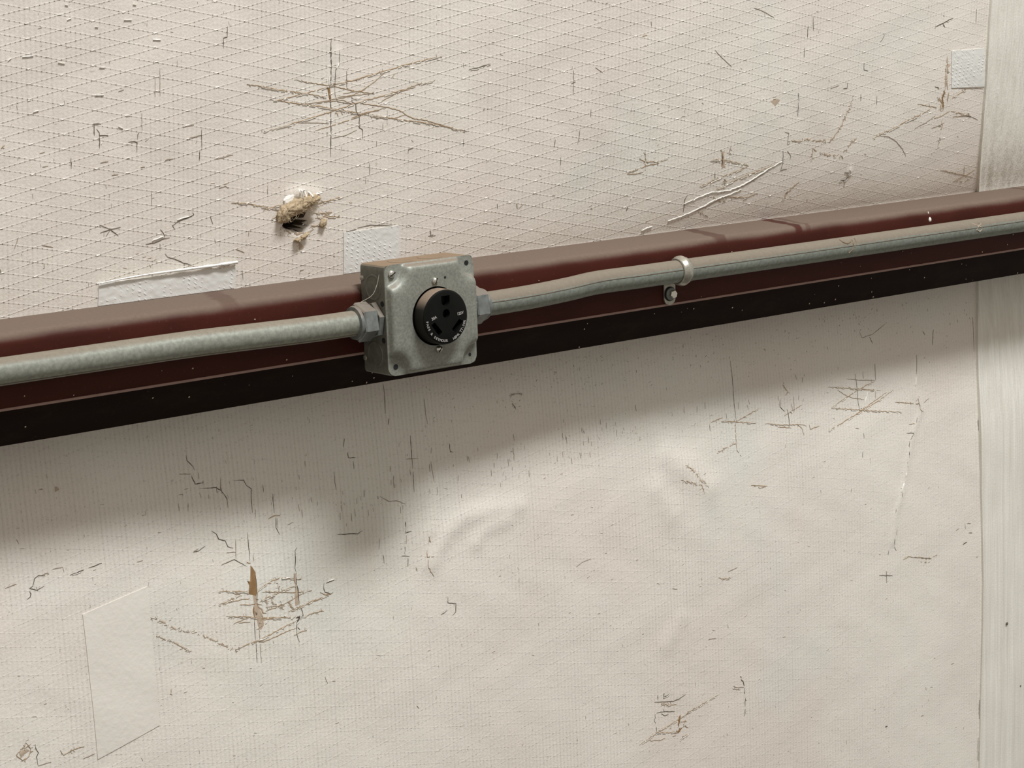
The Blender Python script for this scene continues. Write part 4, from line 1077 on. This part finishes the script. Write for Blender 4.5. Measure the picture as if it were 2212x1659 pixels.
mark('small_crack', [('d', 1.0, Fc((1490, 20), (1490, 150))), ('w', 2.2, Fc((1487, 170), (1485, 230))), ('t', 1.2, Fc((1340, 335), (1420, 342), (1510, 350)), 4), ('t', 1.2, Fc((1500, 310), (1520, 390), (1535, 400)), 3), ('f', 1.0, Fc((1540, 340), (1575, 310))), ('d', 1.1, Fc((1495, 440), (1490, 475))), ('t', 1.0, Fc((1440, 485), (1480, 483))), ('d', 1.0, Fc((1425, 545), (1475, 545), (1450, 590))), ('d', 1.3, Fc((1445, 600), (1442, 640))), ('d', 1.8, Fc((1443, 670), (1444, 710))), ('d', 1.4, Fc((1432, 735), (1433, 780))), ('w', 2.0, Fc((1425, 810), (1420, 840))), ('w', 2.4, Fc((1408, 880), (1390, 940))), ('d', 1.3, Fc((1395, 945), (1395, 975))), ('f', 1.2, Fc((1355, 1055), (1350, 1080))), ('d', 1.6, Fc((1345, 1255), (1342, 1300))), ('d', 1.0, Fc((1342, 1310), (1355, 1335))), ('d', 1.0, Fc((1305, 1330), (1300, 1365))), ('f', 0.9, Fc((1360, 1190), (1357, 1230)))])
mark('small_crack', [('d', 1.1, Fc((1240, 1500), (1330, 1502))), ('d', 1.3, Fc((1288, 1470), (1290, 1553)))])
mark('scratch', [('t', 1.2, Fc((1400, 1395), (1430, 1375), (1500, 1380), (1580, 1388), (1630, 1360)), 4), ('d', 1.0, Fc((1460, 1378), (1590, 1386))), ('s', 1.8, Fc((1520, 1410), (1580, 1415)), 3)])
mark('scratch', [('t', 1.0, Fc((380, 895), (430, 898), (490, 900))), ('t', 0.9, Fc((400, 900), (440, 915), (480, 905)))])
mark('scuff', [('s', 2.0, Fc((-60, 760), (-10, 790), (40, 860), (90, 900)), 10), ('s', 1.6, Fc((-90, 860), (-20, 880), (50, 900), (70, 950)), 9)])
mark('speck', [('d', 2.0, Fc((1815, 1155), (1820, 1180))), ('f', 1.2, Fc((1830, 1152), (1855, 1150)))]); mark('speck', [('f', 2.2, Fc((1755, 1200), (1775, 1185)))]); mark('speck', [('f', 2.0, Fc((1840, 1215), (1865, 1215)))]); mark('speck', [('d', 2.0, Fc((1800, 1295), (1830, 1275)))])
for q in ((1005, 1335), (875, 735), (1120, 380), (1245, 1360)):
    mark('speck', [('f', 1.5, Fc((q[0] - 5, q[1]), (q[0] + 5, q[1] - 3)))])
mark('small_crack', [('d', 1.2, [(1878, 728), (1885, 742)]), ('f', 1.0, [(1856, 716), (1862, 730), (1885, 722), (1912, 700)]), ('d', 1.2, [(1993, 715), (1998, 724)]), ('d', 1.1, [(2016, 712), (2014, 745)]), ('f', 0.9, [(2101, 685), (2104, 760)])])
# lower left corner
mark('small_crack', [('d', 1.1, Ec((345, 155), (300, 155), (270, 180), (255, 240), (230, 258), (290, 270), (345, 235))), ('d', 1.2, Ec((230, 280), (240, 300), (235, 325), (210, 342))), ('s', 1.8, Ec((340, 145), (380, 135)), 5), ('f', 1.0, Ec((410, 105), (490, 90))), ('f', 1.0, Ec((490, 92), (500, 130)))])
mark('scratch', [('d', 1.5, Ec((545, 152), (600, 135), (655, 110))), ('d', 1.2, Ec((690, 95), (740, 80), (795, 58)))]); mark('scratch', [('f', 1.3, Ec((40, 255), (90, 235), (130, 220)))]); mark('scratch', [('f', 1.2, Ec((1070, 48), (1115, 35)))])
mark('scuff', [('s', 1.6, Ec((1180, 490), (1240, 500), (1300, 540), (1370, 570), (1450, 590), (1520, 600)), 16), ('d', 1.6, Ec((1180, 490), (1190, 510))), ('s', 1.4, Ec((1200, 625), (1290, 655), (1350, 680), (1420, 715), (1480, 760)), 10)])
mark('scuff', [('s', 1.6, Ec((1520, 600), (1620, 640), (1720, 690), (1800, 730), (1880, 750)), 12)])
mark('scuff', [('s', 5.0, Ec((200, 1470), (180, 1540), (190, 1610)), 6), ('t', 1.2, Ec((200, 1460), (240, 1510), (225, 1570), (175, 1600), (130, 1560), (165, 1510)), 5), ('d', 1.2, Ec((275, 1470), (280, 1510), (300, 1540), (285, 1570), (298, 1640))), ('f', 1.0, Ec((300, 1640), (400, 1610)))])
mark('scuff', [('t', 1.2, Ec((475, 1530), (490, 1560), (545, 1530), (580, 1510), (660, 1490)), 4), ('t', 1.2, Ec((470, 1520), (480, 1558)))])
mark('scuff', [('f', 1.6, Ec((650, 1585), (690, 1570), (740, 1545)))]); mark('scuff', [('s', 3.2, Ec((1130, 730), (1135, 770), (1130, 805)))]); mark('speck', [('t', 2.6, Ec((870, 880), (880, 890)))]); mark('scratch', [('f', 1.2, Ec((980, 1250), (920, 1290), (850, 1340)))])
mark('speck', [('f', 1.8, Ec((1325, 1080), (1345, 1085))), ('s', 1.3, Ec((1335, 1040), (1335, 1080)))])
mark('speck', [('d', 1.3, Ec((970, 315), (982, 328)))]); mark('speck', [('d', 1.0, Hc((700, 1330), (715, 1345)))]); mark('speck', [('f', 1.2, [(702, 1462), (708, 1476)])]); mark('speck', [('f', 1.6, [(900, 1524), (905, 1530)])])
mark('speck', [('f', 1.6, [(35, 1165), (40, 1175)])]); mark('scuff', [('s', 3.5, [(88, 1045), (92, 1058)]), ('s', 4.0, [(118, 1052), (126, 1066)])])
# seam-strip specks
for q, k, w in (((1075, 420), 'd', 3.4), ((1190, 952), 'd', 2.0), ((365, 1212), 'f', 2.2), ((58, 1303), 'd', 2.2), ((625, 765), 'f', 1.4)):
    p = Nc(q)[0]; X, Y, Z = at(*p)
    if q[0] > 860:
        V, F = lathe([(-0.001, w * .0003), (0.0004, w * .0006), (0.0012, w * .0002)], (X, wy(X, Z) - 0.0026, Z), (0, -1, 0), 8)
        obj('speck', mesh_from(V, F, recalc=True), M['dark'], wall, 60)
    else: mark('speck', [(k, w, [(p[0] - 3, p[1] + 1), (p[0] + 3, p[1] - 1)])])
mark('seam_slit', [('d', 1.4, Fc((1905, 410), (1903, 480), (1910, 560), (1912, 620)))]); mark('seam_slit', [('d', 1.2, Nc((852, 1075), (850, 1240)))]); mark('seam_slit', [('d', 1.2, Nc((842, 1400), (840, 1600)))])

# uncounted small wear: hairline creases along the shadow edge, fly specks under the girt, scrim knots
by = {'fine': [], 'dark': [], 'pale': []}
edge = [(380, 1080), (600, 1070), (760, 1090), (900, 1010), (1100, 985), (1300, 935), (1500, 905), (1650, 870), (1750, 845)]
for _ in range(130):
    i = rng.randrange(len(edge) - 1); t = rng.random()
    u = edge[i][0] + (edge[i + 1][0] - edge[i][0]) * t; v = edge[i][1] + (edge[i + 1][1] - edge[i][1]) * t + rng.gauss(0, 32)
    x, _, z = at(u, v); L = rng.uniform(0.002, 0.008)
    by['fine'].append(ribbon([(x, z), (x + rng.gauss(0, .0006), z - L)], rng.uniform(0.0004, 0.0008)))
for _ in range(260):
    u = rng.uniform(900, 2100); v = 963 - 0.169 * u + 18 + abs(rng.gauss(0, 60)) - (30 if u < 1050 else 0)
    if v < 963 - 0.169 * u + 8: continue
    x, _, z = at(u, v); a = rng.uniform(0, 6.28); L = rng.uniform(0.0006, 0.0028)
    by['dark'].append(ribbon([(x, z), (x + L * math.cos(a), z + L * math.sin(a))], rng.uniform(0.0006, 0.0013)))
for _ in range(500):
    u = rng.uniform(0, 2120); v = rng.uniform(0, 1659)
    x, _, z = at(u, v)
    if -0.09 < z < 0.035: continue
    a = rng.choice((0.2, -0.2, 1.57, 1.57)) + rng.gauss(0, .15); L = rng.uniform(0.001, 0.0045)
    by['fine'].append(ribbon([(x, z), (x + L * math.cos(a), z + L * math.sin(a))], rng.uniform(0.0005, 0.001)))
for _ in range(520):   # puckers where scrim threads cross, their highlight put into the pale colour
    k = rng.randrange(-16, 30); j = rng.randrange(7, 52)
    if (j + k) % 2 == 0: j += 1
    x = 0.030825 * k; z = 0.00635 * j
    if rng.random() < max(0, x) * 0.9: continue
    x += rng.gauss(0, 0.0006); z += rng.gauss(0, 0.0004); L = rng.uniform(0.0008, 0.0020)
    by['pale'].append(ribbon([(x - L, z - 0.0002), (x, z + 0.0001), (x + L, z + 0.0003)], rng.uniform(0.0007, 0.0013), h=0.0004, jit=0.1))
V = []; F = []; mi = []; mats = []
for mn, parts in by.items():
    mats.append(M[mn]); v, f = merged(parts); o = len(V); V += v; F += [tuple(i + o for i in q) for q in f]; mi += [len(mats) - 1] * len(f)
me = mesh_from(V, F); o = obj('fine_wear_and_highlights', me, mats, wall)
me.polygons.foreach_set('material_index', mi); o['kind'] = 'stuff'

# ------------------------------------------------------------------ tuft of fibre insulation pushed out of the hole
tp = at(*A((470, 1310))[0])
tuft = tag(empty('insulation_tuft', tuple(tp)), 'tan glass-fibre tuft poking out of a torn hole above the girt', 'insulation')


def lump(center, size, rot, seed, amp=0.35, sub=5):
    bm = bmesh.new(); bmesh.ops.create_icosphere(bm, subdivisions=sub, radius=1.0)
    rm_ = Matrix.Rotation(rot, 3, 'Y')
    for v in bm.verts:
        d = v.co.normalized()
        k = 1 + 0.75 * amp * noise.fractal(d * 1.8 + Vector((seed, 0, 0)), 1.0, 2.1, 4) + 0.05 * noise.noise(d * 14 + Vector((seed, 3, 0)))
        p = Vector((d.x * size[0], d.y * size[1], d.z * size[2])) * k
        v.co = rm_ @ p + Vector(center)
    vs = [v.co.copy() for v in bm.verts]; fs = [tuple(x.index for x in f.verts) for f in bm.faces]
    bm.free(); return vs, fs


def wpt(px, out): p = at(*px); return (p[0], p[1] - out, p[2])


parts = [lump(wpt(A((528, 1250))[0], .002), (0.0140, 0.0060, 0.0060), -0.30, 1), lump(wpt(A((430, 1288))[0], .003), (0.0130, 0.0065, 0.0066), -0.42, 5), lump(wpt(A((366, 1338))[0], .003), (0.0068, 0.0050, 0.0085), 0.35, 9), lump(wpt(A((480, 1278))[0], .003), (0.0105, 0.0055, 0.0058), -0.4, 14)]
V, F = merged(parts)
obj('fibre_clump', mesh_from(V, F, recalc=True), M['fibre'], tuft, 80)
V, F = merged([lump(wpt(A((505, 1495))[0], .003), (0.0058, 0.003, 0.0020), -0.5, 21, .5, 4), lump(wpt(A((462, 1520))[0], .003), (0.0035, 0.003, 0.0022), -0.3, 25, .5, 4)])
obj('fallen_fibre', mesh_from(V, F, recalc=True), M['fibre'], tuft, 80)
V, F = lump(wpt(A((650, 1400))[0], .002), (0.0034, 0.0025, 0.0048), 0.5, 33, .4, 4)
obj('fallen_fibre', mesh_from(V, F, recalc=True), M['fibre'], tuft, 80)
# curled white shreds of vinyl above the tuft
for i, pts in enumerate((((475, 1225), (470, 1180), (468, 1155)), ((495, 1220), (488, 1170), (500, 1165), (505, 1195)), ((520, 1225), (518, 1165), (535, 1180)), ((545, 1230), (540, 1185), (555, 1180), (565, 1210)), ((440, 1255), (430, 1210)), ((590, 1200), (640, 1182)))):
    P = [Vector(wpt(p, .002 + .0035 * math.sin(1.4 * k + i))) for k, p in enumerate(A(*pts))]
    V, F = tube(bendy(P, 6), 0.0008, 6)
    obj('vinyl_shred', mesh_from(V, F, recalc=True), M['pale'], tuft, 60)
V, F = lump(wpt(A((415, 1225))[0], -.0005), (0.0065, 0.0018, 0.0045), -0.6, 41, .3, 4)
obj('lifted_vinyl', mesh_from(V, F, recalc=True), M['pale'], tuft, 80)
parts = []
for k in range(160):
    px = (rng.uniform(330, 590), 0); fx = (px[0] - 330) / 260
    py = 1345 - fx * 105 + rng.uniform(-50, 50)
    p = Vector(wpt(A((px[0], py))[0], rng.uniform(.004, .010)))
    d = Vector((rng.gauss(0, 1), -abs(rng.gauss(0, .5)), rng.gauss(-.2, .8))).normalized() * rng.uniform(.003, .007)
    parts.append(tube([p, p + d * .5 + Vector((0, 0, rng.gauss(0, .0008))), p + d], 0.00014, 3))
V, F = merged(parts)
tag(obj('loose_fibre', mesh_from(V, F, recalc=True), M['fibre'], tuft), None, None, None, 'stuff')
mark('scratch', [('t', 1.5, A((0, 1255), (100, 1258), (200, 1280), (340, 1300)), 8), ('t', 1.3, A((230, 1305), (300, 1285), (380, 1262))), ('t', 1.3, A((285, 1372), (360, 1335)))])
mark('scratch', [('t', 1.6, A((610, 1262), (690, 1240), (795, 1208)), 5)])
mark('scratch', [('t', 1.4, A((590, 1325), (650, 1332), (720, 1320)), 4), ('t', 1.4, A((600, 1365), (690, 1355), (780, 1355)), 4), ('t', 1.2, A((640, 1360), (720, 1322)))])
mark('scratch', [('t', 1.3, A((520, 1490), (590, 1430), (650, 1395)), 4), ('t', 1.1, A((560, 1420), (620, 1420)))])
mark('scuff', [('s', 2.0, A((350, 1430), (420, 1470), (520, 1470)), 8), ('s', 5.0, A((480, 1530), (490, 1560)), 5), ('f', 1.6, A((610, 1520), (635, 1522)))])
